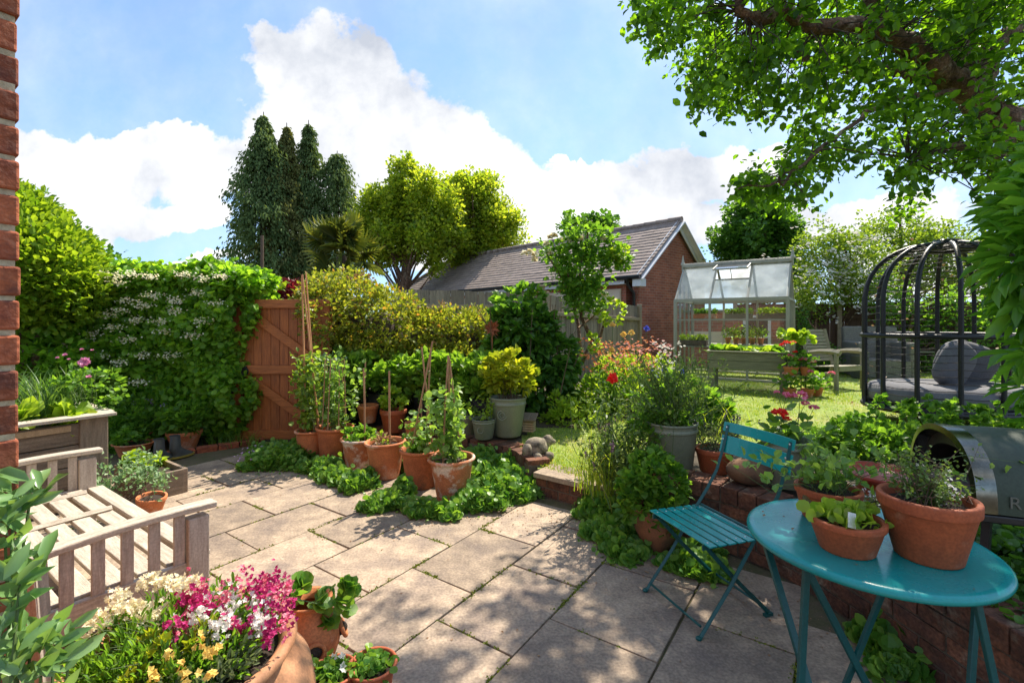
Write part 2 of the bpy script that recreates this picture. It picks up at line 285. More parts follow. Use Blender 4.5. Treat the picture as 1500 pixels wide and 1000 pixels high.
M['gwood'] = mat('green_wood', (.27, .26, .17), (.17, .165, .105), 5, .8, .001, 20, vec=(1, 8, 8), isl=.1)
M['teak'] = mat('old_chair_wood', (.36, .33, .24), (.25, .22, .16), 5, .8, .001, 20, vec=(1, 6, 6), isl=.12)
M['rattan'] = mat('black_rattan', (.006, .006, .007), (.016, .016, .018), 60, .45, .002, 120)
M['grattan'] = mat('grey_rattan', (.22, .21, .19), (.12, .115, .1), 60, .7, .004, 90)
M['cushion'] = mat('grey_cushion', (.19, .19, .21), (.15, .15, .165), 6, .9, .003, 10)
M['oven'] = mat('olive_silicone', (.05, .07, .045), (.038, .055, .035), 6, .5, spec=.4)
M['steel'] = mat('steel', (.24, .24, .21), (.12, .12, .10), 8, .2, metal=1, vec=(1, 1, 1))
M['stone_in'] = mat('oven_stone', (.25, .2, .17), (.12, .1, .085), 12, .9, vec=(1, 8, 1))
M['rock'] = mat('brown_rock', (.24, .125, .06), (.11, .06, .035), 5, .9, .012, 12, c3=(.09, .055, .035), s3=6, t3=(.5, .65))
M['carve'] = mat('weathered_stone', (.36, .30, .22), (.20, .165, .12), 12, .95, .012, 25, c3=(.08, .07, .05), s3=14, t3=(.52, .64))
M['rust'] = mat('rusty_iron', (.38, .13, .05), (.22, .07, .03), 20, .85)
M['cane'] = mat('bamboo_cane', (.42, .24, .13), (.28, .15, .08), 12, .7, vec=(4, 4, 1), isl=.15)
M['caneo'] = mat('new_cane', (.60, .30, .14), (.45, .22, .1), 12, .7, isl=.1)
M['bark'] = mat('bark', (.27, .16, .10), (.06, .035, .022), 13, .95, .04, 22, c3=(.36, .29, .2), s3=9, t3=(.55, .66), grain=.3, gscale=60)
M['barkd'] = mat('dark_bark', (.09, .065, .045), (.05, .035, .025), 9, .95, .01, 14)
M['stem'] = mat('green_stem', (.10, .16, .04), (.07, .11, .03), 9, .6)
M['stemb'] = mat('brown_stem', (.16, .10, .06), (.09, .06, .04), 9, .8)
M['redplate'] = mat('red_glazed', (.40, .05, .03), (.32, .07, .05), 6, .35)
M['whitep'] = mat('white_plastic', (.8, .8, .78), rough=.5)
M['bag'] = mat('black_growbag', (.008, .008, .009), (.015, .015, .015), 6, .6)
M['boot'] = mat('grey_rubber', (.10, .105, .10), (.07, .075, .07), 8, .5)
M['sole'] = mat('yellow_sole', (.45, .34, .06), rough=.6)
# leaves
M['l_hedge'] = leafm('hedge_leaf', (.07, .19, .018), (.27, .48, .05), .5)
M['l_laurel'] = leafm('laurel_leaf', (.10, .21, .015), (.30, .42, .035), .4)
M['l_gold'] = leafm('golden_leaf', (.14, .25, .02), (.38, .44, .05), .5, c3=(.08, .16, .02))
M['l_conif'] = leafm('conifer_spray', (.07, .125, .045), (.17, .24, .09), .25, .8, spec=.1)
M['l_conifb'] = leafm('conifer_spray_brown', (.11, .13, .045), (.23, .24, .08), .25, .8, spec=.1)
M['l_palm'] = leafm('palm_segment', (.07, .11, .025), (.16, .19, .04), .3, c3=(.34, .33, .06))
M['l_purple'] = leafm('purple_leaf', (.10, .015, .02), (.22, .03, .04), .3, tcol=(1.8, .8, .8))
M['l_mound'] = leafm('variegated_leaf', (.10, .15, .02), (.30, .34, .05), .42, c3=(.34, .17, .06))
M['l_potato'] = leafm('potato_leaf', (.09, .20, .022), (.22, .38, .05), .45)
M['l_mid'] = leafm('mid_leaf', (.06, .16, .02), (.18, .34, .045), .48)
M['l_dark'] = leafm('dark_leaf', (.035, .11, .016), (.11, .24, .036), .4, rough=.35)
M['l_lime'] = leafm('lime_leaf', (.20, .33, .03), (.33, .46, .05), .45)
M['l_apple'] = leafm('apple_leaf', (.022, .07, .009), (.14, .28, .03), .55, tcol=(3.0, 2.8, .5))
M['l_herb'] = leafm('herb_leaf', (.06, .12, .03), (.16, .25, .07), .35)
M['l_light'] = leafm('light_leaf', (.10, .19, .025), (.24, .34, .05), .4)
M['l_aucuba'] = leafm('long_glossy_leaf', (.07, .21, .025), (.19, .40, .05), .48, rough=.3, spec=.6)
M['l_bay'] = leafm('broad_glossy_leaf', (.12, .25, .07), (.22, .36, .13), .3, rough=.3, spec=.6)
M['l_blue'] = leafm('blue_green_leaf', (.13, .24, .10), (.27, .38, .19), .3, tcol=(1.4, 1.6, .9))
M['l_ivy'] = leafm('ivy_leaf', (.055, .17, .02), (.22, .38, .065), .4, rough=.4)
M['l_grey'] = leafm('grey_green_leaf', (.10, .14, .06), (.20, .24, .12), .3, tcol=(1.4, 1.5, .9))
M['l_grass'] = leafm('grass_blade', (.14, .26, .02), (.34, .43, .05), .4, c3=(.48, .40, .15))
M['l_chive'] = leafm('chive_blade', (.07, .16, .04), (.14, .25, .06), .35)
M['l_yellow'] = leafm('yellow_green_leaf', (.16, .24, .02), (.40, .42, .035), .45)
M['l_pea'] = leafm('pea_leaf', (.12, .24, .05), (.24, .38, .09), .45)
M['l_lettuce'] = leafm('lettuce_leaf', (.16, .30, .03), (.34, .46, .07), .45, c3=(.10, .05, .03))
M['l_moss'] = leafm('moss', (.10, .15, .015), (.24, .27, .03), .2)
M['l_dry'] = leafm('dry_leaf', (.25, .13, .06), (.4, .24, .12), .3, tcol=(1, 1, 1))
def petal(name, a, b): return leafm(name, a, b, .35, .6, tcol=(1.2, 1.1, 1.1))
M['p_white'] = petal('white_petal', (.75, .74, .68), (.85, .84, .78)); M['p_cream'] = petal('cream_petal', (.82, .78, .48), (.9, .88, .72))
M['p_pink'] = petal('pink_petal', (.72, .07, .20), (.88, .40, .46)); M['p_mag'] = petal('magenta_petal', (.34, .01, .09), (.72, .05, .26))
M['p_red'] = petal('red_petal', (.75, .015, .01), (.88, .04, .02)); M['p_orange'] = petal('orange_petal', (.82, .22, .06), (.88, .42, .16))
M['p_yel'] = petal('yellow_petal', (.88, .58, .12), (.85, .7, .2)); M['p_blue'] = petal('blue_petal', (.08, .10, .55), (.16, .2, .7))
M['p_lilac'] = petal('lilac_petal', (.42, .26, .5), (.6, .42, .66)); M['p_salmon'] = petal('salmon_petal', (.82, .35, .30), (.85, .5, .45)); M['p_rose'] = petal('rose_pink', (.72, .25, .45), (.8, .42, .6))
# ================================================================ SETTING
def pin(pt, poly):
    x, y = pt[:, 0], pt[:, 1]; r = np.zeros(len(pt), bool); j = len(poly)-1
    for i in range(len(poly)):
        a, b = poly[i], poly[j]
        c = ((a[1] > y) != (b[1] > y)) & (x < (b[0]-a[0])*(y-a[1])/(b[1]-a[1]+1e-12)+a[0]); r ^= c; j = i
    return r
WALL = np.array([(.90,3.36),(1.12,3.17),(1.33,2.98),(1.5,2.77),(1.60,2.5),(1.655,2.2),(1.69,1.9),(1.71,1.6),(1.72,1.42)])
def hz(x, y):
    ss = lambda t: np.clip(t, 0, 1)**2*(3-2*np.clip(t, 0, 1))
    return .19+.17*np.maximum(ss((x-.75)/.5), ss((y-3.9)/2.6))
# base ground
nm = NM(); nm.add([(-400,-400,-.05),(400,-400,-.05),(400,400,-.05),(-400,400,-.05)], np.array([(0,1,2,3)])); tag(nm.build('ground', M['earth']), kind='structure')
# raised garden terrain
TP = [(.25,4.05),(.62,3.72),(.95,3.45),(1.18,3.27),(1.40,3.06),(1.58,2.82),(1.70,2.5),(1.76,2.2),(1.79,1.9),(1.81,1.42),(9.5,1.42),(11,16),(-6.5,16),(-2.6,6.9),(-2.3,5.75),(-1.75,5.6),(-.75,5.15),(-.05,4.55)]
xs = np.arange(-6.5, 11, .06); ys = np.arange(1.4, 16, .06)
gx, gy = np.meshgrid(xs, ys); nz = .012*np.sin(gx*5.1+gy*3)*np.sin(gy*4.3)+rng.normal(size=gx.shape)*.003
V = np.stack([gx, gy, hz(gx, gy)+nz], -1).reshape(-1, 3); nx = len(xs); ii = (np.arange(len(ys)-1)[:, None]*nx+np.arange(nx-1)[None]).ravel()
Q = np.stack([ii, ii+1, ii+nx+1, ii+nx], 1); cen = V[Q].mean(1); Q = Q[pin(cen, TP)]
BED = [(.9,3.4),(1.5,2.8),(1.7,1.42),(9.5,1.42),(9.5,3.2),(3.6,3.35),(2.3,3.9),(1.5,4.0),(1.2,4.3)]
cen = V[Q].mean(1); bed = pin(cen, BED) | ((cen[:, 0] < .0+ .25*(cen[:, 1]-4.4)) & (cen[:, 1] > 4.3)) | ((cen[:, 1] > 5.2) & (cen[:, 0] < 2.3))
def sub(V, Q):
    u, inv = np.unique(Q, return_inverse=True); return V[u], inv.reshape(Q.shape)
a, b = sub(V, Q[~bed]); nm = NM(); nm.add(a, b); tag(nm.build('lawn', M['lawn'], smooth=True), kind='structure')
a, b = sub(V, Q[bed]); nm = NM(); nm.add(a, b); tag(nm.build('soil_bed', M['earth'], smooth=True), kind='structure')
# grass
n = 150000; yy = 3.6+10.5*rng.random(n)**1.6; xx = -1+rng.random(n)*(yy*1.05+1.5)
pt = np.stack([xx, yy], 1); k = pin(pt, TP) & ~pin(pt, BED) & ~(((xx < .25*(yy-4.4)) & (yy > 4.3)) | ((yy > 5.2) & (xx < 2.3)))
xx, yy = xx[k], yy[k]; nv = np.sin(xx*2.1+1.3*np.sin(yy*1.7))*np.sin(yy*1.9+.7)+rng.normal(size=len(xx))*.7; k = nv > -.45; xx, yy = xx[k], yy[k]
nm = NM(); D = rdir(len(xx), (0, 0, 1.2), .8); D[:, 2] = np.abs(D[:, 2])
nm.leaves(np.stack([xx, yy, hz(xx, yy)-.003], 1), D, rng.uniform(.012, .034, len(xx))*(.8+yy*.05), .10, sh=0, nb=(0, -1, .3))
tag(nm.build('grass', M['l_grass']), 'short patchy grass of the lawn', 'grass', kind='stuff')
# patio: sheet under the slabs, slabs in staggered strips
nm = NM(); c = [grid(-7, -2), grid(3.2, -2), grid(3.2, 6.5), grid(-7, 6.5)]
nm.add([(p[0], p[1], -.014) for p in c], np.array([(0,1,2,3)])); tag(nm.build('patio_joints', M['joint']), kind='structure')
lines = [1.35, .85, .34, -.138, -.62, -1.155, -1.595, -2.05, -2.56, -3.0, -3.46, -3.95, -4.4, -4.9, -5.35]
ph = [.2, .5, .1, 1.75, 2.0, 2.32, 1.95, 1.64, 1.89, 1.55, 1.9, 1.6, 2.0, 1.7]
PATIO = [(-9,-3),(4,-3),(1.8,1.2),(1.78,1.9),(1.66,2.6),(1.2,3.3),(.3,4.0),(-.4,4.9),(-1.9,5.75),(-2.9,6.3),(-4.6,5.5),(-9,5)]
nm = NM(); seams = []
for i in range(len(lines)-1):
    x1, x0 = lines[i], lines[i+1]; st = .64; y = ph[i]-st*8
    while y < 6.6:
        l = st*(1 if rng.random() < .8 else 1); cx, cy = (x0+x1)/2, y+l/2; wc = grid(cx, cy)
        if pin(np.array([[wc[0], wc[1]]]), PATIO)[0] and wc[1] > -.6:
            R = rotm(rng.normal()*.003, rng.normal()*.003, RZ+rng.normal()*.004)
            nm.box((wc[0], wc[1], -.02+rng.normal()*.0012), (x1-x0-.008-rng.random()*.005, l-.008-rng.random()*.005, .04), R)
            seams.append((x0, y, l, x1-x0))
        y += l
tag(nm.build('patio', M['slab'], bevel=.004), kind='structure')
# moss in the joints
pp = []
for (x0, y, l, w_) in seams:
    for e in range(2):
        k = int(rng.integers(3, 40)*(rng.random() < .85)); t = rng.random(k)*rng.uniform(.2, 1)+rng.uniform(-.2, .4); t = t[(t > 0) & (t < 1)]
        q = [grid(x0+rng.normal()*.004, y+tt*l) if e else grid(x0+tt*w_, y+rng.normal()*.004) for tt in t]; pp += q
pp = np.array(pp); pp = np.repeat(pp, 7, 0)+rng.normal(size=(len(pp)*7, 3))*(.009, .009, 0); pp[:, 2] = -.006
nm = NM(); nm.leaves(pp, rdir(len(pp), (0, 0, .9)), rng.uniform(.006, .018, len(pp)), .4, sh=0); tag(nm.build('moss', M['l_moss']), 'green moss and tiny weeds in the paving joints', 'moss', kind='stuff')
# path beyond the gate
nm = NM(); nm.box((-3.0, 7.6, -.03), (2.2, 3.4, .02)); tag(nm.build('path', M['slab']), kind='structure')
# ---------------------------------------------------------------- brick work
def brick_run(nm, path, z0, rows, bl=.215, bh=.065, bd=.1, j=.01, off=0, jit=.003, mi=0, stag=True):
    path = np.asarray(path, float); sg = np.linalg.norm(np.diff(path, axis=0), axis=1); cu = np.concatenate([[0], np.cumsum(sg)]); tot = cu[-1]
    at = lambda s: np.array([np.interp(s, cu, path[:, 0]), np.interp(s, cu, path[:, 1])])
    for r in range(rows):
        s = -(bl+j)/2*((r % 2) if stag else 0)
        while s < tot-.01:
            a, b = max(s, 0), min(s+bl, tot)
            if b-a > .03:
                p, q = at(a), at(b); d = q-p; l = np.linalg.norm(d); d /= l; nn = np.array((-d[1], d[0]))
                c = (p+q)/2+nn*(off+bd/2+rng.normal()*jit)
                nm.box((c[0], c[1], z0+r*(bh+j)+bh/2+rng.normal()*jit*.4), (l, bd, bh), rotm(rng.normal()*.006, rng.normal()*.006, math.atan2(d[1], d[0])+rng.normal()*.008), mi)
            s += bl+j
def ribbon(nm, path, z0, z1, off, th, mi=0):
    for p, q in zip(path[:-1], path[1:]):
        p, q = np.array(p), np.array(q); d = q-p; l = np.linalg.norm(d); d /= l; nn = np.array((-d[1], d[0])); c = (p+q)/2+nn*(off+th/2)
        nm.box((c[0], c[1], (z0+z1)/2), (l+.012, th, z1-z0), rotm(0, 0, math.atan2(d[1], d[0])), mi)
# retaining wall
r = T('retaining_wall', 'curved low brick retaining wall behind the teal table and chair', 'wall', (1.5, 2.8, 0))
nm = NM(); brick_run(nm, WALL[::1], 0.0, 4, bh=.066, bd=.1); nm.build('brick_courses', M['brickd'], r, w=True, bevel=.003)
nm = NM(); brick_run(nm, WALL, .306, 1, bl=.105, bh=.1, bd=.215, off=-.012, j=.008); nm.build('coping', M['brickd'], r, w=True, bevel=.006)
nm = NM(); ribbon(nm, WALL, -.02, .392, .007, .19); nm.build('mortar', M['mortard'], r, w=True)
nm = NM(); brick_run(nm, [(1.72, 1.42), (1.95, 1.36), (2.4, 1.30)], 0, 5, bh=.07, bd=.1); ribbon(nm, [(1.72, 1.42), (1.95, 1.36), (2.4, 1.30)], -.02, .392, .007, .1, 1); nm.build('end_return', [M['brickd'], M['mortard']], r, w=True, bevel=.004)
# step
SP = np.array([(.20, 3.955), (.56, 3.66), (.90, 3.375)])
r = T('garden_step', 'low step of worn paving slabs on brick at the lawn edge', 'step', (.5, 3.7, 0))
nm = NM(); brick_run(nm, SP, 0, 2, bh=.066); ribbon(nm, SP, -.02, .146, .007, .2, 1); nm.build('riser', [M['brickd'], M['mortard']], r, w=True, bevel=.003)
nm = NM(); d = grid(1, 0)
for t0, t1 in ((0, .44), (.45, .9)):
    c = np.array((.20, 3.955, 0))+d*(t0+t1)/2+grid(0, 1)*.1; nm.box((c[0], c[1], .172), (t1-t0-.008, .3, .042), rotm(.006, 0, RZ-.04+t0*.05))
nm.build('tread', M['slab'], r, w=True, bevel=.006)
# brick edging of the raised border (left of the step)
EP = [(.13, 4.06), (.02, 4.42), (-.28, 4.72), (-.72, 4.98), (-1.2, 5.2), (-1.75, 5.45)]
r = T('border_edging', 'low red brick edging holding up the border behind the row of pots', 'edging', (-.5, 4.8, 0))
nm = NM(); brick_run(nm, EP[::-1], 0, 2, bh=.066); brick_run(nm, EP[::-1], .154, 1, bl=.1, bh=.09, bd=.2, j=.012, jit=.008); ribbon(nm, EP[::-1], -.02, .2, .01, .15, 1); nm.build('bricks', [M['brickd'], M['mortard']], r, w=True, bevel=.005)
# small brick edging left, under hedge
nm = NM(); brick_run(nm, [(-3.95, 4.78), (-3.6, 5.12), (-2.95, 5.62)][::1], -.03, 1, bl=.2, bh=.07, bd=.1, jit=.01)
tag(nm.build('brick_edging', M['brick'], bevel=.006), 'line of sunken red bricks at the foot of the hedge near the boots', 'edging')
# ---------------------------------------------------------------- house corner
C0 = (-1.066, 1.02, 0); r = T('brick_house', 'brick corner of the house at the left edge', 'house', C0, RZ)
nm = NM()
for k in range(42):
    z = k*.075+.0375; e = k % 2; dz = rng.normal()*.001
    def bb(c, s): nm.box((c[0]+rng.normal()*.0015, c[1]+rng.normal()*.0015, c[2]), s, rotm(0, rng.normal()*.004, rng.normal()*.004))
    bb((-.1025 if e else -.051, -.051 if e else -.1075, z+dz), (.205 if e else .1, .1 if e else .215, .063))
    for q in range(5):
        if e: bb((-.051, -.112-.1075-q*.225, z), (.102, .215, .063))
        else: bb((-.051, -.225-.1075-q*.225, z), (.102, .215, .063))
    for q in range(9):
        bb((-(.225 if e else .112)-.1075-q*.225, -.051, z), (.215, .102, .063))
nm.build('bricks', M['brick'], r, bevel=.005)
nm = NM(); nm.box((-1.17, -.6, 1.575), (2.328, 1.188, 3.15)); nm.build('mortar', M['mortar'], r)
# ---------------------------------------------------------------- garage
GA = 41.5*math.pi/180; rz = -(math.pi/2-GA)  # local +x towards the gable, +y away from us
e0 = np.array((3.27, 12.0, 0)); gdir = np.array((math.cos(math.pi/2-GA), -math.sin(math.pi/2-GA), 0)); gback = np.array((math.sin(math.pi/2-GA), math.cos(math.pi/2-GA), 0))
r = T('brick_garage', 'long red brick garage with a brown tiled roof beyond the fence', 'garage', e0, rz)
HW, RL, EZ, RZt = 2.08, 11.3, 2.6, 4.32
x1 = -.22
nm = NM(); nm.box(((x1-HW-RL)/2-.2, HW, 1.25), (RL+HW-.6, 2*HW-.5, 2.5)); nm.build('side_walls', M['brickw'], r)
nm = NM(); a_ = .27; pr = [(x1, a_, 0), (x1, 2*HW-a_, 0), (x1, 2*HW-a_, EZ-.05+.04), (x1, HW, RZt-.09), (x1, a_, EZ-.05+.04)]
v = pr+[(p[0]-.2, p[1], p[2]) for p in pr]; nm.v.append(np.array(v)); nm.n = 10
nm.f = [(np.array([(0,1,2,3,4)]), 0), (np.array([(9,8,7,6,5)]), 0), (np.array([(0,5,6,1),(1,6,7,2),(2,7,8,3),(3,8,9,4),(4,9,5,0)]), 0)]; nm.build('gable_wall', M['brickw'], r)
def roof():
    nm = NM(); sl = math.hypot(HW, RZt-EZ); th = math.atan2(RZt-EZ, HW); nr = 17; ex = sl/nr
    for side in (0, 1):
        for i in range(nr):
            s0 = i*ex; s1 = s0+ex*1.12; yl = lambda s: s*math.cos(th); zz = lambda s: EZ+s*math.sin(th)
            xl = -(HW+RL)+yl(s0+ex/2)+.02; n = int((0.0-xl)/.33)+1; tw = .332
            for q in range(n):
                xa = 0-q*tw; xb = max(xa-tw+.004, xl)
                if xa-xb < .03: continue
                y0, y1 = yl(s0), yl(min(s1, sl)); z0, z1 = zz(s0)+.035, zz(min(s1, sl))+.012
                if side: y0, y1 = 2*HW-y0, 2*HW-y1
                dz = rng.normal()*.003
                vv = [(xa, y0, z0+dz), (xb, y0, z0+dz), (xb, y1, z1), (xa, y1, z1), (xa, y0, z0-.03), (xb, y0, z0-.03), (xb, y1, z1-.03), (xa, y1, z1-.03)]
                nm.add(vv, np.array([(0,1,2,3),(4,7,6,5),(0,4,5,1),(1,5,6,2),(2,6,7,3),(3,7,4,0)]))
    # hip end
    for i in range(nr):
        t0, t1 = i/nr, min(1, (i+1.12)/nr); xa = -(HW+RL)+HW*t0; xb = -(HW+RL)+HW*t1; z0 = EZ+(RZt-EZ)*t0+.035; z1 = EZ+(RZt-EZ)*t1+.01
        nm.add([(xa, HW*t0, z0), (xb, HW*t1, z1), (xb, 2*HW-HW*t1, z1), (xa, 2*HW-HW*t0, z0)], np.array([(0,1,2,3)]))
    q = nm.build('roof', M['tile'], r)
    nm = NM()
    for k in range(int(RL/.4)+1):
        nm.tube([(-k*.4, HW, RZt+.02), (-k*.4-.41, HW, RZt+.03)], .085, 8)
    for k in range(9):
        f0, f1 = k/9, (k+1.06)/9
        for s in (0, 1): nm.tube([(-(HW+RL)+HW*f0, (HW*f0 if not s else 2*HW-HW*f0), EZ+(RZt-EZ)*f0+.05), (-(HW+RL)+HW*f1, (HW*f1 if not s else 2*HW-HW*f1), EZ+(RZt-EZ)*f1+.06)], .08, 8)
    nm.build('ridge_tiles', M['tile'], q, smooth=True)
roof()
nm = NM()
for s in (0, 1):
    yA, yB = (-.02, HW) if s == 0 else (2*HW+.02, HW); nm.beam((.01, yA, EZ-.09), (.01, yB, RZt-.075), .03, .17, up=(1, 0, 0)); nm.beam((-.1, yA, EZ-.1), (-.1, yB, RZt-.1), .2, .02, up=(1, 0, 0))
nm.box((-.1, .1, EZ-.16), (.235, .26, .2)); nm.box((-.1, 2*HW-.1, EZ-.16), (.235, .26, .2)); nm.build('bargeboard', M['upvc'], r)
nm = NM(); nm.box((-7, .02, EZ-.1), (13.0, .025, .16)); nm.box((-7, .12, EZ-.17), (13.0, .24, .012)); nm.build('fascia', M['upvc'], r)
nm = NM(); nm.tube([(.03, -.05, EZ-.02), (-13.2, -.05, EZ-.02)], .06, 10); nm.build('gutter', M['blackp'], r, smooth=True)
nm = NM(); nm.tube([(-.35, -.05, EZ-.08), (-.35, -.05, EZ-.2), (-.32, .19, EZ-.42), (-.32, .19, 0)], .04, 10); nm.build('downpipe', M['blackp'], r, smooth=True)
for q in range(3):
    nm = NM(); x = -2.1-q*3.3; nm.box((x, .235, 1.17), (2.7, .05, 2.3)); 
    for z in np.arange(.3, 2.3, .3): nm.box((x, .205, z), (2.66, .02, .27))
    nm.build('garage_door', M['cream'], r)
nm = NM(); nm.box((.02, 3.35, 2.73), (.16, .14, .1), rotm(0, .5, 0)); nm.box((-.12, 3.35, 2.6), (.1, .06, .3)); nm.ball((0, 3.3, 2.5), (.05, .05, .07)); nm.build('security_light', M['blackp'], r, bevel=.01)
# ---------------------------------------------------------------- fences
def pfence(name, label, a, b, z0, z1a, z1b, m, mr, bw=.1, rails=(.25, .85), post=True, front=True, cap=False):
    a = np.array(a, float); b = np.array(b, float); d = b-a; l = np.linalg.norm(d); d /= l; r = T(name, label, 'fence', (a[0], a[1], 0)); rz = math.atan2(d[1], d[0])
    nm = NM(); n = int(l/bw)
    for i in range(n):
        t = (i+.5)/n*l; zt = z1a+(z1b-z1a)*t/l+rng.normal()*.006; c = a+d*t; nn = np.array((-d[1], d[0]))*(rng.normal()*.002+(.006 if i % 2 else 0))
        nm.box((c[0]+nn[0], c[1]+nn[1], (z0+zt)/2), (bw*.96 if bw < .09 else bw-.002, .016, zt-z0), rotm(0, rng.normal()*.004, rz))
    nm.build('boards', m, r, w=True)
    nn = np.array((-d[1], d[0]))*(-.03)
    for f in rails:
        nm = NM(); za, zb = z0+(z1a-z0)*f, z0+(z1b-z0)*f; nm.beam((a[0]+nn[0], a[1]+nn[1], za), (b[0]+nn[0], b[1]+nn[1], zb), .045, .07); nm.build('rail', mr, r, w=True, bevel=.004)
    if post:
        for t in np.linspace(0, l, max(2, int(round(l/2.4))+1)):
            c = a+d*t; z1 = z1a+(z1b-z1a)*t/l+.05; nm = NM(); nm.box((c[0]+nn[0]*.6, c[1]+nn[1]*.6, (z0+z1)/2), (.09, .09, z1-z0), rotm(0, 0, rz)); nm.build('post', M['fencer'], r, w=True, bevel=.006)
    return r
pfence('panel_fence', 'grey brown board fence seen above the low end of the hedge', (-1.85, 7.35), (.42, 7.95), 0.1, 1.94, 1.93, M['fence'], M['fencer'], .11, rails=(.86,), post=False)
nm = NM(); nm.box((.50, 7.93, 1.05), (.1, .1, 1.96)); nm.box((.50, 7.93, 2.04), (.13, .13, .03)); tag(nm.build('fence_post', M['fencer'], bevel=.006), 'square fence post with a cap left of the rose tree', 'post')
pfence('picket_fence', 'grey picket fence with pale rails behind the rose tree', (.56, 8.0), (2.93, 10.9), .3, 1.9, 1.79, M['fence'], M['fencer'], .08, rails=(.36, .80))
nm = NM(); nm.box((-2.3, 6.75, .9), (.1, .1, 1.8)); tag(nm.build('gate_side_post', M['gatex'], bevel=.006), 'brown post hidden in the hedge right of the gate', 'post')
pfence('dark_fence', 'dark brown boundary fence behind the wooden armchair', (5.4, 11.4), (13.5, 8.6), .3, 1.85, 1.85, M['fenced'], M['fenced'], .14, rails=(.3, .8))
# ---------------------------------------------------------------- gate
gy = 5.72; r = T('garden_gate', 'brown boarded garden gate with diagonal braces beside the hedge', 'gate', (X(356, gy), gy, 0))
xa, xb = X(357, gy), X(474, gy); zt, zb = Z(440, gy), Z(643, gy)+.02; nm = NM(); nb_ = 9; bw = (xb-xa)/nb_
for i in range(nb_): nm.box((xa+bw*(i+.5), gy+.02, (zt+zb)/2), (bw-.004, .02, zt-zb-.02))
nm.build('boards', M['gate'], r, w=True, bevel=.002)
for py in (445, 541, 636):
    nm = NM(); nm.box(((xa+xb)/2, gy-.01, Z(py, gy)), (xb-xa, .035, .105)); nm.build('rail', M['gatex'], r, w=True, bevel=.004)
for (p, q) in (((362, 455), (468, 533)), ((362, 552), (468, 627))):
    nm = NM(); nm.beam((X(p[0], gy), gy-.008, Z(p[1], gy)), (X(q[0], gy), gy-.008, Z(q[1], gy)), .10, .03, up=(0, 1, 0)); nm.build('brace', M['gatex'], r, w=True, bevel=.004)
nm = NM(); nm.box((X(364, gy), gy-.04, Z(437, gy)), (.16, .02, .02)); nm.box((X(370, gy), gy-.04, Z(434, gy)), (.02, .02, .06)); nm.build('bolt', M['iron'], r, w=True, bevel=.003)
nm = NM(); th = np.linspace(0, 6.28, 17); nm.tube([(X(362, gy)+.04*math.cos(t), gy-.05, Z(543, gy)+.04*math.sin(t)) for t in th], .007, 6); nm.box((X(357, gy), gy-.04, Z(542, gy)), (.12, .02, .02)); nm.box((X(361, gy), gy-.035, Z(541, gy)), (.05, .02, .08)); nm.build('ring_latch', M['iron'], r, w=True)
nm = NM(); nm.box((X(350, gy), gy, .88), (.095, .095, 1.76)); tag(nm.build('gate_post', M['gate'], bevel=.006), 'dark brown post at the latch side of the gate', 'post')
nm = NM(); nm.box((X(365, gy), gy+.12, 1.0), (.07, .05, 1.86)); tag(nm.build('timber_stake', M['post'], bevel=.004), 'pale sawn timber stake rising above the gate top', 'post')
nm = NM(); nm.box((X(478, gy), gy+.02, .85), (.1, .1, 1.7)); tag(nm.build('hinge_post', M['gate'], bevel=.006), 'brown hinge post of the gate behind the bean plants', 'post')
# ---------------------------------------------------------------- greenhouse (local frame = patio grid)
g0 = np.array((3.19, 9.2, .345)); r = T('greenhouse', 'small pale framed greenhouse with an open roof vent', 'greenhouse', g0, RZ)
GL, GW, GE, GR = 1.9, 1.35, 1.5, 2.2
fb = NM(); s = .045
def fbm(a, b, w=.045): fb.beam(a, b, w, w)
for x in (0, GL/3, 2*GL/3, GL):
    for y in (0, GW): fbm((x, y, 0), (x, y, GE), .04 if 0 < x < GL else .055)
    for y in (0, GW): fbm((x, y, GE), (x, GW/2, GR), .035)
for y in (0, GW):
    fbm((-.02, y, GE), (GL+.02, y, GE), .06); fbm((0, y, .03), (GL, y, .03), .06); fbm((0, y, GE-.38), (GL, y, GE-.38), .018)
for x in (0, GL):
    fbm((x, 0, .03), (x, GW, .03), .05)
    for y in (GW*.26, GW*.5, GW*.76): fbm((x, y, 0), (x, y, GE+(GR-GE)*(1-abs(y-GW/2)/(GW/2))), .03)
    fbm((x, 0, GE), (x, GW, GE), .04)
fb.build('frame', M['ghf'], r)
nm = NM(); nm.box((GL/2, GW/2, GR+.03), (GL+.06, .13, .07)); nm.box((GL/2, GW/2, GR+.07), (GL+.02, .05, .03))
for k in range(9): nm.tube([(k*GL/8, GW/2-.075, GR+.03), (k*GL/8, GW/2-.06, GR+.03)], .018, 8)
nm.build('ridge', M['ghf'], r, bevel=.006)
for x in (-.03, GL+.03):
    nm = NM(); nm.lathe([(.0, .2), (.008, .19), (.03, .05), (.045, .03), (.045, 0), (0, 0)][::-1], 8, (x, GW/2, GR+.06)); nm.box((x, GW/2, GR+.0), (.03, .09, .14)); nm.build('finial', M['ghf'], r)
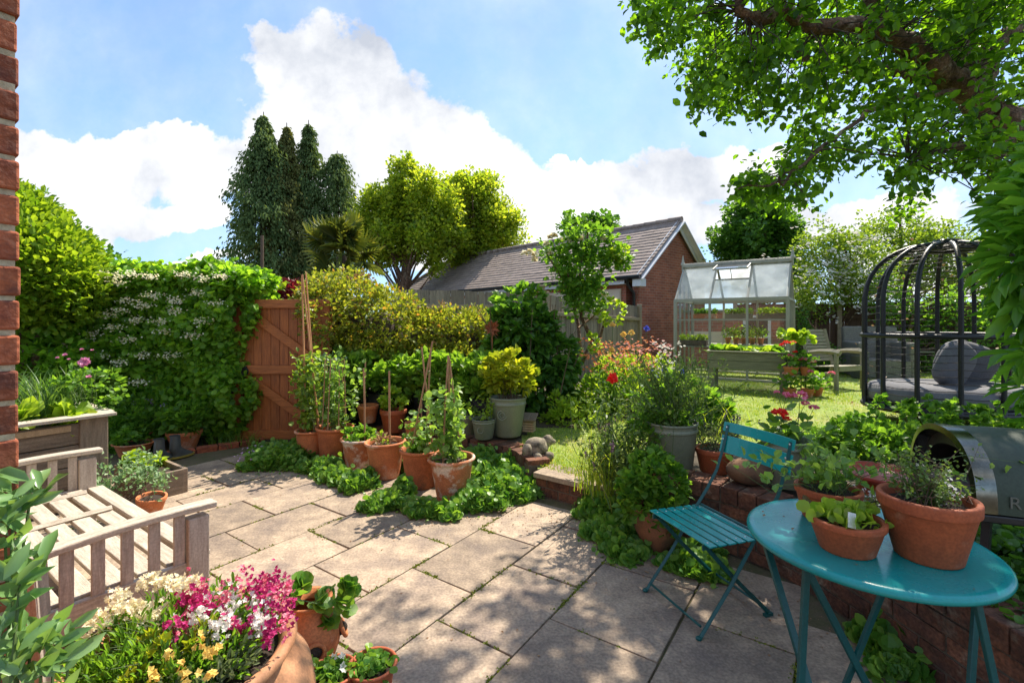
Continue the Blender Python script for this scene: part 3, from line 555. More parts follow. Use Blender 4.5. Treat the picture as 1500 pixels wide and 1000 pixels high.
for k in range(3):
    xa, xb = k*GL/3+.022, (k+1)*GL/3-.022
    for y in (0, GW):
        nm = NM(); nm.add([(xa, y, .03), (xb, y, .03), (xb, y, GE-.03), (xa, y, GE-.03)], np.array([(0,1,2,3)])); nm.build('side_pane', M['glass'], r)
        vent = (k == 1 and y == 0)
        t1 = .56 if vent else .97
        p = lambda t: (y+(GW/2-y)*t, GE+(GR-GE)*t)
        (ya, za), (yb, zb) = p(.03), p(t1); nm = NM(); nm.add([(xa, ya, za+.01), (xb, ya, za+.01), (xb, yb, zb+.01), (xa, yb, zb+.01)], np.array([(0,1,2,3)])); nm.build('roof_pane', M['rglass'], r)
        if vent:
            nm = NM(); (yc, zc) = p(.57); nm.beam((xa, yc, zc), (xb, yc, zc), .035, .03); (yd, zd) = p(1.0); hx = (yd-.02, zd+.02); q = (yd-.5, zd-.12)
            for x in (xa, xb): nm.beam((x, hx[0], hx[1]), (x, q[0], q[1]), .025, .03)
            nm.beam((xa, q[0], q[1]), (xb, q[0], q[1]), .03, .03); nm.beam(((xa+xb)/2, q[0]+.06, q[1]), ((xa+xb)/2, yc, zc), .012, .012); vv = nm.build('roof_vent', M['ghf'], r)
            nm = NM(); nm.add([(xa, hx[0], hx[1]), (xb, hx[0], hx[1]), (xb, q[0], q[1]), (xa, q[0], q[1])], np.array([(0,1,2,3)])); nm.build('vent_pane', M['rglass'], vv)
for x in (0, GL):
    nm = NM(); v = [(x, .02, .05), (x, GW-.02, .05), (x, GW-.02, GE), (x, GW/2, GR-.03), (x, .02, GE)]; nm.v.append(np.array(v)); nm.n = 5; nm.f = [(np.array([(0,1,2,3,4)]), 0)]; nm.build('gable_pane', M['glass'], r)
nm = NM(); nm.box((GL/2, GW-.2, .62), (GL-.1, .34, .03)); nm.box((GL/2, GW-.18, 1.14), (GL-.1, .24, .02)); nm.box((.32, .18, .62), (.6, .26, .02)); nm.build('shelf', M['ghf'], r)
def local(g, p): return g+grid(p[0], p[1], p[2])
# seed trays and pots inside
for i, (x, y, z, lx, mt, lab, lf) in enumerate([(.3, .18, .635, .5, 'sleeper', 'wooden tray of seedlings low in the left bay of the greenhouse', 'l_lime'), (.95, GW-.18, 1.155, .5, 'gwood', 'green trough of seedlings on the high shelf in the middle of the greenhouse', 'l_mid'), (1.55, GW-.18, 1.155, .5, 'gwood', 'trough of trailing seedlings on the high shelf at the right of the greenhouse', 'l_lime'), (.3, GW-.18, 1.155, .45, 'terra', 'terracotta trough on the high shelf at the left of the greenhouse', 'l_mid')]):
    t = T('seed_tray', lab, 'tray', local(g0, (x, y, z)), RZ, 'trays in the greenhouse'); nm = NM(); nm.box((0, 0, .05), (lx, .16, .1)); nm.build('tray', M[mt], t, bevel=.006)
    nm = NM(); q = rng.uniform(-1, 1, (260, 3))*(lx/2, .08, .05)+(0, 0, .14); nm.leaves(q, rdir(260, (0, 0, .6)), .05, .5, sh=0); nm.build('seedlings', M[lf], t)
for i in range(5):
    x = .75+i*.15; t = T('flower_pot', ['first', 'second', 'third', 'fourth', 'last'][i]+' small terracotta pot from the left on the greenhouse bench', 'pot', local(g0, (x, GW-.2, .636)), RZ, 'pots on the greenhouse bench')
    nm = NM(); nm.lathe([(.001, 0), (.04, 0), (.055, .1), (.062, .1), (.062, .13), (.052, .13), (.05, .1), (.001, .1)], 14); nm.build('pot', M['terra'], t, smooth=True)
    nm = NM(); q = rng.normal(size=(120, 3))*(.06, .06, .06)+(0, 0, .22); nm.leaves(q, rdir(120, (0, 0, .6)), .05, .5); nm.build('foliage', M['l_lime' if i % 2 else 'l_mid'], t)
# added brick block standing in for the house reflected in the glass
ob = np.array((3.9, 11.6, .3)); t = T('reflected_house_standin', 'added low brick block with a white window imitating the house reflected in the greenhouse', 'building', ob, RZ)
nm = NM(); nm.box((1.35, .8, .68), (2.0, 1.5, 1.36)); nm.build('wall', M['brickw'], t)
nm = NM(); 
for z in (.35, .8, 1.25): nm.box((1.9, .03, z), (.56, .05, .06))
for x in (1.65, 2.15): nm.box((x, .032, .8), (.06, .05, 1.0))
wf = nm.build('window', M['upvc'], t, bevel=.004); nm = NM(); nm.box((1.9, .045, .8), (.5, .01, .86)); nm.build('pane', M['blackp'], wf)
nm = NM(); nm.box((.95, .03, .72), (1.0, .04, .36)); nm.build('board', M['cream'], t)
nm = NM(); nm.box((1.35, .8, 1.385), (2.1, 1.6, .05)); nm.build('roof', M['tile'], t)
# ================================================================ OBJECTS
def pot_prof(rt, rb, h, style='rim'):
    t = .012+.02*rt
    if style == 'rim': return [(.001, 0), (rb*.97, 0), (rb, .008), (rt*.955, h*.80), (rt, h*.805), (rt*1.01, h*.83), (rt*1.02, h*.97), (rt*1.0, h), (rt-t, h), (rt-t*1.2, h*.9), (rt-t*1.4, h*.84)]
    if style == 'roll': return [(.001, 0), (rb*.97, 0), (rb, .01), (rt*.90, h*.88), (rt*.93, h*.90), (rt*1.0, h*.925), (rt*1.03, h*.95), (rt*1.01, h*.985), (rt*.96, h), (rt*.90, h*.985), (rt*.86, h*.93), (rt*.85, h*.85)]
    if style == 'urn': return [(.001, 0), (rb, 0), (rb*1.05, .02), (rt*1.02, h*.45), (rt*1.08, h*.65), (rt*1.0, h*.88), (rt*.97, h*.95), (rt*1.02, h), (rt*.92, h), (rt*.88, h*.9)]
    return [(.001, 0), (rb*.9, 0), (rb, .03*h), (rt*.93, h*.8), (rt*.975, h*.82), (rt*.975, h*.86), (rt*.94, h*.88), (rt*.965, h*.95), (rt, h*.96), (rt, h), (rt-t, h), (rt-t*1.2, h*.86)]
def crisp(p):
    p = np.array(p, float); out = [p[0]]
    for i in range(1, len(p)-1):
        for q in (p[i-1], p[i+1]):
            l = np.linalg.norm(q-p[i]); f = min(.25, .0025/max(l, 1e-6)); out.append(p[i]+(q-p[i])*f)
    return out+[p[-1]]
def potted(label, loc, rt, rb, h, m='terra', style='rim', group=None, name='potted_plant', soil=.84, cat='potted plant', tilt=(0, 0)):
    t = T(name, label, cat, loc, 0, group); R = rotm(tilt[0]+rng.normal()*.01, tilt[1]+rng.normal()*.01, 0)
    nm = NM(); nm.lathe(crisp(pot_prof(rt, rb, h, style)), 44, R=R); nm.build('pot', M[m], t, smooth=True)
    nm = NM(); nm.lathe([(.001, h*soil+.008), (rt*.5, h*soil+.006), (rt*.86, h*soil)], 24, R=R); nm.build('soil', M['soil'], t, smooth=True)
    return t
def stems(nm, ends, base=(0, 0, 0), r=.004, spread=.03, mi=0, bow=.08):
    for e in ends:
        b = np.array(base)+(*(rng.normal(size=2)*spread), 0); e = np.array(e); m_ = (b+e)/2+rng.normal(size=3)*bow*np.linalg.norm(e-b)
        nm.tube([b, (b+m_)/2+(0, 0, .02), m_, e], [r, r*.9, r*.75, r*.4], 5, mi, cap=False)
def foliage(parent, m, ells, n, l, w=.45, sh=0, up=.3, name='foliage', ncl=None, cr=None, out=1.0, droop=0, shell=.55, nk=.8, nb=(0, 0, 1), world=False):
    """leaf clumps through a union of ellipsoids (cx,cy,cz,rx,ry,rz)"""
    ells = np.array(ells, float); vol = ells[:, 3]*ells[:, 4]*ells[:, 5]; vol = vol**.75/np.sum(vol**.75)
    ncl = ncl or max(6, n//14); k = rng.choice(len(ells), ncl, p=vol); d = nrm(rng.normal(size=(ncl, 3))); rr = rng.uniform(shell, 1, ncl)**.6
    C = ells[k, :3]+d*ells[k, 3:]*rr[:, None]; mr = ells[:, 3:].mean(); cr = cr or mr*.22
    per = max(1, n//ncl); q = nrm(rng.normal(size=(ncl, per, 3)))*(rng.random((ncl, per, 1))**.45)*cr*rng.uniform(.6, 1.35, (ncl, 1, 1))
    Pp = (C[:, None]+q).reshape(-1, 3); O = nrm(q*1.0/cr*out+d[:, None]*.5+np.array((0, 0, up-droop))+rng.normal(size=q.shape)*.35).reshape(-1, 3)
    nm = NM(); nm.leaves(Pp, O, l*rng.uniform(.6, 1.15, len(Pp)), w, sh=sh, nb=nb, nk=nk)
    if parent is None: return nm, C
    o = nm.build(name, m if not isinstance(m, str) else M[m], parent, w=world); return o, C
def blossoms(nm, pts, size, mi=0, petals=6, up=(0, -.3, .8), w=.4, k=.5):
    pts = np.asarray(pts, float); n = len(pts); A = rdir(n, up, k); ref = rdir(n); u = nrm(np.cross(A, ref)); v = np.cross(A, u)
    for i in range(petals):
        th = 2*math.pi*i/petals+rng.normal(size=n)*.15; lift = rng.uniform(.05, .9, n) if petals > 6 else rng.uniform(.1, .45, n)
        d = nrm(u*np.cos(th)[:, None]+v*np.sin(th)[:, None]+A*lift[:, None]); nm.leaves(pts, d, size*rng.uniform(.8, 1.15, n), w, mi, sh=0, N=nrm(A+d*-.1))
def blades(nm, n, base, h, spread, mi=0, w=.03, droop=.5, sr=.03, seg=4, dirs=None):
    for i in range(n):
        a = rng.random()*6.28 if dirs is None else dirs+rng.normal()*.8; hh = h*rng.uniform(.55, 1.1); s = spread*rng.uniform(.2, 1.1); b = np.array(base)+(rng.normal()*sr, rng.normal()*sr, 0)
        t = np.linspace(0, 1, seg+1)[:, None]; d = np.array((math.cos(a), math.sin(a), 0)); c = b+d*s*t**1.8+np.array((0, 0, 1))*hh*(t-droop*rng.uniform(.2, 1)*t**3)
        sd = np.array((-d[1], d[0], 0))*w*hh/2*rng.uniform(.7, 1.2); wd = (1-t**2*.92); v = np.concatenate([c-sd*wd, c+sd*wd]); i0 = np.arange(seg)
        nm.add(v, np.stack([i0, i0+1, i0+seg+2, i0+seg+1], 1), mi)
# ---------------------------------------------------------------- bench
r = T('garden_bench', 'weathered grey wooden bench with slatted seat and arms on the sunlit paving', 'bench', grid(0, 0), RZ)
xa, xb, ya, yb, sz, az = -4.04, -2.37, .40, 1.00, .36, .588
for i in range(6):
    y = ya+.075+i*.103; nm = NM(); nm.box(((xa+xb)/2, y, sz+(.004 if i < 5 else .002)-.0), (xb-xa-.13, .075, .022), rotm(0, rng.normal()*.001, 0)); nm.build('seat_slat', M['bench'], r, bevel=.004)
for x, zz in ((-3.40, .026), (-3.86, .02)):
    nm = NM(); nm.tube([(x, ya+.02, sz+zz-.012), (x, ya+.3, sz+zz-.004), (x, yb-.08, sz+zz)], .017, 4); nm.build('seat_batten', M['benchy'], r)
nm = NM(); nm.box(((xa+xb)/2, yb-.03, sz-.06), (xb-xa-.05, .03, .1)); nm.box(((xa+xb)/2, ya+.04, sz-.06), (xb-xa-.05, .03, .1)); nm.build('seat_rail', M['bench'], r, bevel=.004)
for x, sx in ((xb, 1), (xa, -1)):
    xc = x-sx*.035
    for y in (yb-.045, ya+.03):
        nm = NM()
        if y > .7: nm.box((xc, y, az/2-.01), (.065, .085, az-.03))
        else: nm.tube([(xc, y+.02, 0), (xc, y+.005, sz-.1), (xc, y-.01, az-.02)], .045, 4)
        nm.build('leg', M['benchz'], r, bevel=.004)
    nm = NM(); ys_ = np.linspace(ya-.02, yb+.03, 9); zs = az+.012+.014*np.sin(np.linspace(0, 1, 9)*3.1)-.012*np.linspace(1, 0, 9)
    w_ = .038; v = []
    for y, z in zip(ys_, zs): v += [(xc-w_, y, z-.014), (xc+w_, y, z-.014), (xc+w_, y, z+.014), (xc-w_, y, z+.014)]
    i0 = (np.arange(8)*4)[:, None]; q = np.array([(0,1),(1,2),(2,3),(3,0)]); f = np.stack([i0+q[:, 0], i0+q[:, 1], i0+q[:, 1]+4, i0+q[:, 0]+4], -1).reshape(-1, 4)
    nm.add(v, [f[:, ::-1], np.array([(0,1,2,3)]), np.array([(35,34,33,32)])]); nm.build('armrest', M['benchy'], r, bevel=.006)
    nm = NM(); nm.box((xc, (ya+yb)/2, sz-.045), (.03, yb-ya-.1, .11)); nm.build('side_rail', M['benchy'], r, bevel=.003)
    for k in range(5):
        y = ya+.115+k*.093; nm = NM(); nm.box((xc, y, (sz+az)/2+.002), (.016, .042, az-sz-.01)); nm.build('arm_slat', M['benchz'], r, bevel=.002)
# leaning back
for k in range(14):
    x = xa+.14+k*(xb-xa-.28)/13; nm = NM(); nm.beam((x, ya-.02, sz+.06), (x, ya-.10, .84), .045, .016, up=(0, 1, 0)); nm.build('back_slat', M['benchz'], r, bevel=.002)
nm = NM(); nm.box(((xa+xb)/2, ya-.105, .86), (xb-xa-.02, .03, .08)); nm.box(((xa+xb)/2, ya-.02, sz+.06), (xb-xa-.1, .03, .05)); nm.build('back_rail', M['bench'], r, bevel=.005)
# ---------------------------------------------------------------- raised planter (left)
pc = np.array((-3.23, 3.75, 0)); r = T('raised_planter', 'tall weathered plank planter box behind the bench', 'planter', pc, RZ)
PL, PW, PH = 2.2, .72, .70
for i in range(4):
    for x in (-.03, -PW+.03): nm = NM(); nm.box((x, -PL/2, .09+i*.165), (.035, PL-.06, .158), rotm(0, 0, rng.normal()*.001)); nm.build('plank', M['sleeper'], r, bevel=.004)
    for y in (-.03, -PL+.03): nm = NM(); nm.box((-PW/2, y, .09+i*.165), (PW-.06, .035, .158)); nm.build('plank', M['sleeper'], r, bevel=.004)
for x in (-.045, -PW+.045):
    for y in (-.075, -PL+.075): nm = NM(); nm.box((x+(.03 if x > -.3 else -.03), y, PH/2), (.05, .17, PH)); nm.build('corner_post', M['sleeperz'], r, bevel=.005)
nm = NM()
for c, s in (((0, -PL/2, PH+.012), (.13, PL+.1, .024)), ((-PW, -PL/2, PH+.012), (.13, PL+.1, .024)), ((-PW/2, .0, PH+.013), (PW-.1, .13, .024)), ((-PW/2, -PL, PH+.013), (PW-.1, .13, .024))): nm.box(c, s)
nm.build('capping', M['benchy'], r, bevel=.004)
nm = NM(); nm.box((-.052+.054, -.42, .635), (.012, .42, .045)); nm.build('patch_board', M['post'], r, bevel=.003)
nm = NM(); nm.box((-PW/2, -PL/2, .64), (PW-.08, PL-.08, .02)); nm.build('soil', M['soil'], r)
# plants in it: things of their own
def L2(p): return pc+grid(*p)
t = T('chive_clump', 'large clump of long arching green blades in the plank planter', 'plant', L2((-.3, -.35, .65))); nm = NM(); 
for c in ((0, 0), (-.12, .14), (-.2, -.1), (-.35, .02), (.02, .2), (-.4, .2)): blades(nm, 90, (c[0], c[1], 0), .50, .30, w=.022, droop=.45, sr=.05)
nm.build('blades', M['l_chive'], t)
t = T('salad_plant', 'pale green broad leaved salad plants at the front of the plank planter', 'plant', L2((-.18, -.5, .65))); foliage(t, 'l_lime', [(0, 0, .06, .12, .12, .06), (-.15, -.15, .06, .14, .12, .06), (.12, .1, .04, .1, .1, .05), (.2, .24, .03, .08, .08, .04)], 160, .14, .42, 1, up=.5)
t = T('rose_bush', 'small rose bush with one open pink rose above the plank planter', 'rose', L2((-.38, -.02, .65)))
nm = NM(); ends = [(.02+rng.normal()*.09, rng.normal()*.09, .30+rng.random()*.14) for _ in range(9)]; stems(nm, ends, r=.004); nm.build('stem', M['stem'], t)
foliage(t, 'l_mid', [(0, 0, .22, .26, .22, .18)], 420, .05, .5, 0)
nm = NM(); pw = P(124, 531, 3.75)-np.array(t.location)
for k in range(5): blossoms(nm, np.repeat(pw[None], 6, 0), .045-.006*k, 0, 7, up=(.2, -.8, .5), k=.2)
nm.build('flower', M['p_rose'], t)
for q in ((130, 552, .022), (95, 520, .02), (120, 512, .016), (135, 513, .014), (84, 524, .014), (101, 526, .012)):
    nm = NM(); pq = P(q[0], q[1], 3.8)-np.array(t.location); blossoms(nm, np.repeat(pq[None], 5, 0), q[2], 0, 7, k=.3); nm.build('bud', M['p_rose'], t)
# ---------------------------------------------------------------- boots
for i, (px, py, yy_) in enumerate(((231, 678, .15), (254, 672, -.1))):
    b0 = G(px, py, 0); t = T('ankle_boot', ('left' if i == 0 else 'right')+' grey rubber boot with a yellow sole by the hedge pots', 'boot', b0, 2.9+yy_, 'pair of grey boots')
    s = 1.0; nm = NM(); pr = []
    path = [(.0, .24, .042, .045), (.0, .18, .045, .05), (.0, .12, .045, .055), (-.005, .085, .047, .07), (.02, .05, .047, .09), (.035, .02, .048, .115)]
    th = np.arange(14)*2*math.pi/14; v = []
    for (cy, z, rx, ry) in path: v += [(rx*math.cos(a), -(cy+.02)*1+ry*math.sin(a)*(1.0)-(.045 if z < .06 else (.02 if z < .1 else 0)), z) for a in th]
    i0 = np.arange(len(path)-1)[:, None]*14; j = np.arange(14)[None]; j2 = (j+1) % 14; nm.add(v, np.stack([i0+j, i0+14+j, i0+14+j2, i0+j2], -1).reshape(-1, 4)); nm.tube([(0, -.01, .235), (0, -.01, .245)], .047, 14)
    nm.f[-2:] = []; o = nm.build('shaft', M['boot'], t, smooth=True)
    nm = NM(); nm.lathe([(.001, 0), (.05, 0), (.052, .02), (.001, .022)], 18, (0, -.10, 0), squash=(1, 2.45)); nm.build('sole', M['sole'], t, smooth=False)
# ---------------------------------------------------------------- folding chair
cA = np.array((.825, 2.35, 0)); wx = np.array((.335, -.942, 0)); dx = np.array((.942, .335, 0)); rzc = math.atan2(dx[1], dx[0])  # local x = towards the back, local -y = towards the camera
t = T('folding_chair', 'teal folding slatted bistro chair beside the round table', 'chair', cA, rzc)
W2 = .215; SH = .42
for i in range(6):
    x = .02+i*.056; nm = NM(); nm.box((x, 0, SH-.005*i*.3), (.042, 2*W2+.02, .007)); s_ = nm.build('seat_slat', M['teal'], t, bevel=.002)
    nm = NM()
    for y in (-W2+.03, W2-.03): nm.ball((x, y, SH+.004-.0015*i), (.005, .005, .002), n=8)
    nm.build('rivet', M['rivet'], s_)
for s in (-1, 1):
    y = s*(W2-.012)
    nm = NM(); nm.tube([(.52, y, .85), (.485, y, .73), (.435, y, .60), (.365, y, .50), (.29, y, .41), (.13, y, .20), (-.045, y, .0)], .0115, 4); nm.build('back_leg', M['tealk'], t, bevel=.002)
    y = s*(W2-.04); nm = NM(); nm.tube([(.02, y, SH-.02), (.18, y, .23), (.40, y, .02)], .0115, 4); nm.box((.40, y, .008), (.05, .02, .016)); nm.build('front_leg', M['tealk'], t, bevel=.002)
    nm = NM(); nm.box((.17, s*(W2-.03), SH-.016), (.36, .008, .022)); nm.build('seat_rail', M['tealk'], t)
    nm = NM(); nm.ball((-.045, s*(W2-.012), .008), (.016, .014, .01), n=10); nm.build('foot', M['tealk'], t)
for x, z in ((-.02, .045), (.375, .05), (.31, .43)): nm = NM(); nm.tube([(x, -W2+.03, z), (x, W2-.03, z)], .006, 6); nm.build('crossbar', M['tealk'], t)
for (z, h, x) in ((.84, .052, .53), (.745, .095, .503)):
    nm = NM(); v = []; yy_ = np.linspace(-W2-.015, W2+.015, 9)
    for y in yy_: b_ = x+.02*(1-(y/W2)**2)-.02; v += [(b_-.002, y, z-h/2), (b_+.002, y, z-h/2), (b_+.002+.012*h/.05, y, z+h/2), (b_-.002+.012*h/.05, y, z+h/2)]
    i0 = (np.arange(8)*4)[:, None]; q = np.array([(0,1),(1,2),(2,3),(3,0)]); f = np.stack([i0+q[:, 0], i0+q[:, 1], i0+q[:, 1]+4, i0+q[:, 0]+4], -1).reshape(-1, 4)
    nm.add(v, [f, np.array([(0,3,2,1)]), np.array([(32,33,34,35)])]); s_ = nm.build('back_slat', M['teal'], t, bevel=.0015)
    nm = NM()
    for y in (-W2+.012, W2-.012):
        for dz in ((0,) if h < .06 else (-.03, .03)): nm.ball((x-.022, y, z+dz), (.003, .006, .006), n=8)
    nm.build('rivet', M['rivet'], s_)
# ---------------------------------------------------------------- round table
tc_ = np.array((1.222, 1.635, 0)); t = T('bistro_table', 'round glossy teal folding bistro table holding terracotta pots', 'table', tc_, 0); TR, TH = .365, .70
nm = NM(); nm.lathe([(.001, TH), (TR-.03, TH), (TR-.012, TH+.001), (TR-.002, TH-.006), (TR, TH-.014), (TR-.003, TH-.022), (TR-.006, TH-.022), (TR-.01, TH-.012), (.001, TH-.008)], 96); nm.build('tabletop', M['teal'], t, smooth=True)
def wl(px, py, h): return G(px, py, h)-tc_
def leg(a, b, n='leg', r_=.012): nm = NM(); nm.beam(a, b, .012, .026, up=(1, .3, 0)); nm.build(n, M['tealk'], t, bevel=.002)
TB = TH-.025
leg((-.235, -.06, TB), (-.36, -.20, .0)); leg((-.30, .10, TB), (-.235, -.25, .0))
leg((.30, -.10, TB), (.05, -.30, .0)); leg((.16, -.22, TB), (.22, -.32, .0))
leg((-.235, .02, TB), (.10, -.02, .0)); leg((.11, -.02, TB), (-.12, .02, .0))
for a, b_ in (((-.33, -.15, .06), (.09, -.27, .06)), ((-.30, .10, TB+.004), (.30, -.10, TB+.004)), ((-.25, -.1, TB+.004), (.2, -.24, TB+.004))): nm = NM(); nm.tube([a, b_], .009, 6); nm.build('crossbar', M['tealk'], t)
# ---------------------------------------------------------------- pots on the table
t = potted('large terracotta pot of thyme at the right of the teal table', (1.325, 1.50, .7005), .128, .088, .195, 'terra_dk', 'rim', 'pots on the teal table')
nm = NM(); ends = [(*(rng.normal(size=2)*.06), .22+rng.random()*.13) for _ in range(60)]; stems(nm, ends, (0, 0, .17), .0012, .04, bow=.15); nm.build('stem', M['stemb'], t)
pts = np.concatenate([np.linspace((e[0]*.4, e[1]*.4, .18), e, 26) for e in ends]); nm = NM(); nm.leaves(pts+rng.normal(size=pts.shape)*.006, rdir(len(pts), (0, 0, .3)), rng.uniform(.008, .018, len(pts)), .35, sh=0); nm.build('foliage', M['l_herb'], t)
nm = NM(); q = np.array([ends[i] for i in range(0, 12)]); blossoms(nm, np.repeat(q*(.7, .7, .86)+(0, -.03, 0), 4, 0)+rng.normal(size=(48, 3))*.006, .007, 0, 5); nm.build('flower', M['p_white'], t)
t = potted('small terracotta pot of lettuce with a white tag near the table centre', (1.102, 1.55, .7005), .108, .08, .105, 'terra_dk', 'rim', 'pots on the teal table')
nm = NM(); q = rng.normal(size=(170, 3))*(.042, .036, .012)+(0, 0, .108); nm.leaves(q, rdir(170, (0, 0, .7)), rng.uniform(.018, .042, 170), .5, sh=3, nk=1.4); nm.build('foliage', M['l_lettuce'], t)
nm = NM(); nm.box((-.045, -.085, .13), (.028, .003, .045), rotm(-.25, .3, .2)); nm.build('plant_tag', M['whitep'], t)
t = potted('terracotta pot of pea shoots at the back of the teal table', (1.20, 1.79, .7005), .11, .085, .12, 'terra_dk', 'rim', 'pots on the teal table')
nm = NM(); ends = [(rng.normal()*.13-.02, rng.normal()*.08, .17+rng.random()*.16) for _ in range(46)]; stems(nm, ends, (0, 0, .1), .0014, .04, bow=.15); nm.build('stem', M['stem'], t)
pts = np.concatenate([np.linspace((e[0]*.4, e[1]*.4, .12), e, 9)[2:] for e in ends]); nm = NM(); pts = pts+rng.normal(size=pts.shape)*.012; nm.leaves(pts, rdir(len(pts), (0, -.2, .4)), rng.uniform(.022, .042, len(pts)), .42, sh=1); nm.build('foliage', M['l_pea'], t)
# ---------------------------------------------------------------- pizza oven
oc = np.array((1.81, 1.98, .36)); rzo = math.atan2(-.33, .94); t = T('pizza_oven', 'dark green domed pizza oven with a steel arched mouth on a stand', 'pizza oven', oc, rzo)
OW, OH, OD, zb_ = .262, .262, .55, .385
def arch(w, h, n=25, x=0, z0=zb_): a = np.linspace(0, math.pi, n); return np.array([(x, -w*np.sign(math.cos(q))*abs(math.cos(q))**.85, z0+h*abs(math.sin(q))**.8) for q in a])
def strip(nm, A, B, mi=0):
    n = len(A); i0 = np.arange(n-1); nm.add(np.concatenate([A, B]), np.stack([i0, i0+1, i0+n+1, i0+n], 1), mi)
nm = NM(); secs = [arch(OW, OH, x=.035), arch(OW+.004, OH+.003, x=.2), arch(OW, OH, x=.42), arch(OW*.93, OH*.92, x=OD-.04), arch(OW*.75, OH*.75, x=OD)]
for A, B in zip(secs[:-1], secs[1:]): strip(nm, A, B)
e_ = secs[-1]; nm.add(e_, [np.array([list(range(25))])]); nm.add([(.035, -OW, zb_), (.035, OW, zb_), (OD, OW*.75, zb_), (OD, -OW*.75, zb_)], np.array([(0,1,2,3)])); nm.build('shell', M['oven'], t, smooth=False)
for o in [q for q in COL.objects if q.parent == t]: o.data.polygons.foreach_set('use_smooth', [len(p.vertices) == 4 for p in o.data.polygons])
nm = NM(); strip(nm, arch(OW+.004, OH+.004, x=-.012), arch(OW+.002, OH+.003, x=.05)); strip(nm, arch(OW-.022, OH-.02, x=-.016), arch(OW+.004, OH+.004, x=-.012)); strip(nm, arch(OW-.03, OH-.03, x=.03), arch(OW-.022, OH-.02, x=-.016)); nm.build('steel_rim', M['steel'], t, smooth=True)
nm = NM(); A = arch(OW-.03, OH-.03, x=.03); 
A2 = np.array([(.03, -.6*OW*math.cos(q)*1.32, zb_+.02+.165*math.sin(q)**.7) for q in np.linspace(0, math.pi, 25)]); strip(nm, A, A2); nm.build('front_plate', mat('oven_inner_plate', (.16, .14, .10), (.1, .09, .07), 7, .35, metal=.8), t, smooth=True)
nm = NM(); strip(nm, A2, A2+(.4, 0, 0)); nm.build('chamber', M['iron'], t, smooth=True)
nm = NM(); nm.box((.21, 0, zb_+.012), (.40, 2*OW-.1, .02)); nm.build('stone_floor', M['stone_in'], t); nm = NM(); nm.box((.0, 0, zb_+.008), (.03, 2*OW-.06, .012)); nm.build('sill', M['steel'], t)
nm = NM(); nm.box((.28, 0, zb_-.02), (.56, 2*OW-.0, .03)); nm.build('base_plate', M['blackp'], t, bevel=.006)
for x in (.06, .5):
    for y in (-.18, .18): nm = NM(); nm.beam((x, y, zb_-.03), (x+(.04 if x > .2 else -.04), y*1.25, 0), .025, .025); nm.build('leg', M['blackp'], t)
tx = bpy.data.curves.new('lettering', 'FONT'); tx.body = 'RO'; tx.size = .062; tx.extrude = .0015; tx.space_character = 1.3; tx.materials.append(mat('embossed_letters', (.15, .155, .13), rough=.3)); tmp = bpy.data.objects.new('tmp', tx); COL.objects.link(tmp); bpy.context.view_layer.update(); me_ = bpy.data.meshes.new_from_object(tmp.evaluated_get(bpy.context.evaluated_depsgraph_get())); bpy.data.objects.remove(tmp); to = bpy.data.objects.new('lettering', me_); COL.objects.link(to); to.parent = t
to.location = (.078, -OW-.0045, zb_+.028); to.rotation_euler = (math.pi/2, 0, 0)
# ---------------------------------------------------------------- hanging-style cage seat
kc = np.array((4.58, 4.95, float(hz(4.4, 4.95)))); t = T('cage_seat', 'black rattan birdcage garden seat with grey cushions on the lawn', 'garden seat', kc, .08)
ax, by = .80, .60
def rib(th, n=18):
    c, s = math.cos(th), math.sin(th); out = []
    for q in np.linspace(0, 1, n):
        if q < .5: z = .18+q*2*(1.10); k = 1
        else: a = (q-.5)*math.pi; z = 1.28+.62*math.sin(a)**.9; k = max(.1, math.cos(a)**.75)
        out.append((ax*k*c, by*k*s, z))
    return np.array(out)
NR = 14; ribs = [rib(k*2*math.pi/NR+.12) for k in range(NR)]
for rb_ in ribs: nm = NM(); nm.tube(rb_, .021, 8); nm.build('rib', M['rattan'], t, smooth=True)
for (z, k) in ((.94, 1.01), (.20, 1.0), (1.84, .30)):
    nm = NM(); th = np.linspace(0, 2*math.pi, 49); nm.tube([(ax*k*math.cos(a), by*k*math.sin(a), z) for a in th], .024, 8, cap=False); nm.build('ring', M['rattan'], t, smooth=True)
nm = NM(); nm.lathe([(.001, 1.95), (.1, 1.94), (.13, 1.91), (.12, 1.88), (.001, 1.87)], 16, squash=(1.3, 1)); nm.build('top_cap', M['rattan'], t, smooth=True)
nm = NM()
for q in range(30):
    f = .05+q*.031; th = np.arange(0, NR+1)
    for k in range(NR):
        if k in (0, 1, 13) and f < .62: continue          # open side
        A, B = ribs[k], ribs[(k+1) % NR]; ia = f*17; i0 = int(ia); fr = ia-i0; i1 = min(i0+1, 17); a = A[i0]*(1-fr)+A[i1]*fr; b = B[i0]*(1-fr)+B[i1]*fr; m_ = (a+b)/2*(1.02, 1.02, 1)-(0, 0, .012)
        nm.tube([a, m_, b], .0032, 4, cap=False)
nm.build('wicker_strands', M['rattan'], t)
nm = NM(); nm.lathe([(.001, .17), (.98, .17), (1.0, .21), (.98, .24), (.001, .24)], 40, squash=(ax, by)); nm.build('seat_base', M['rattan'], t)
nm = NM(); pr = [(.001, .24), (.90, .24), (.965, .28), (.97, .36), (.92, .42), (.6, .44), (.001, .42)]; nm.lathe(pr, 40, squash=(ax, by)); nm.build('seat_cushion', M['cushion'], t, smooth=True)
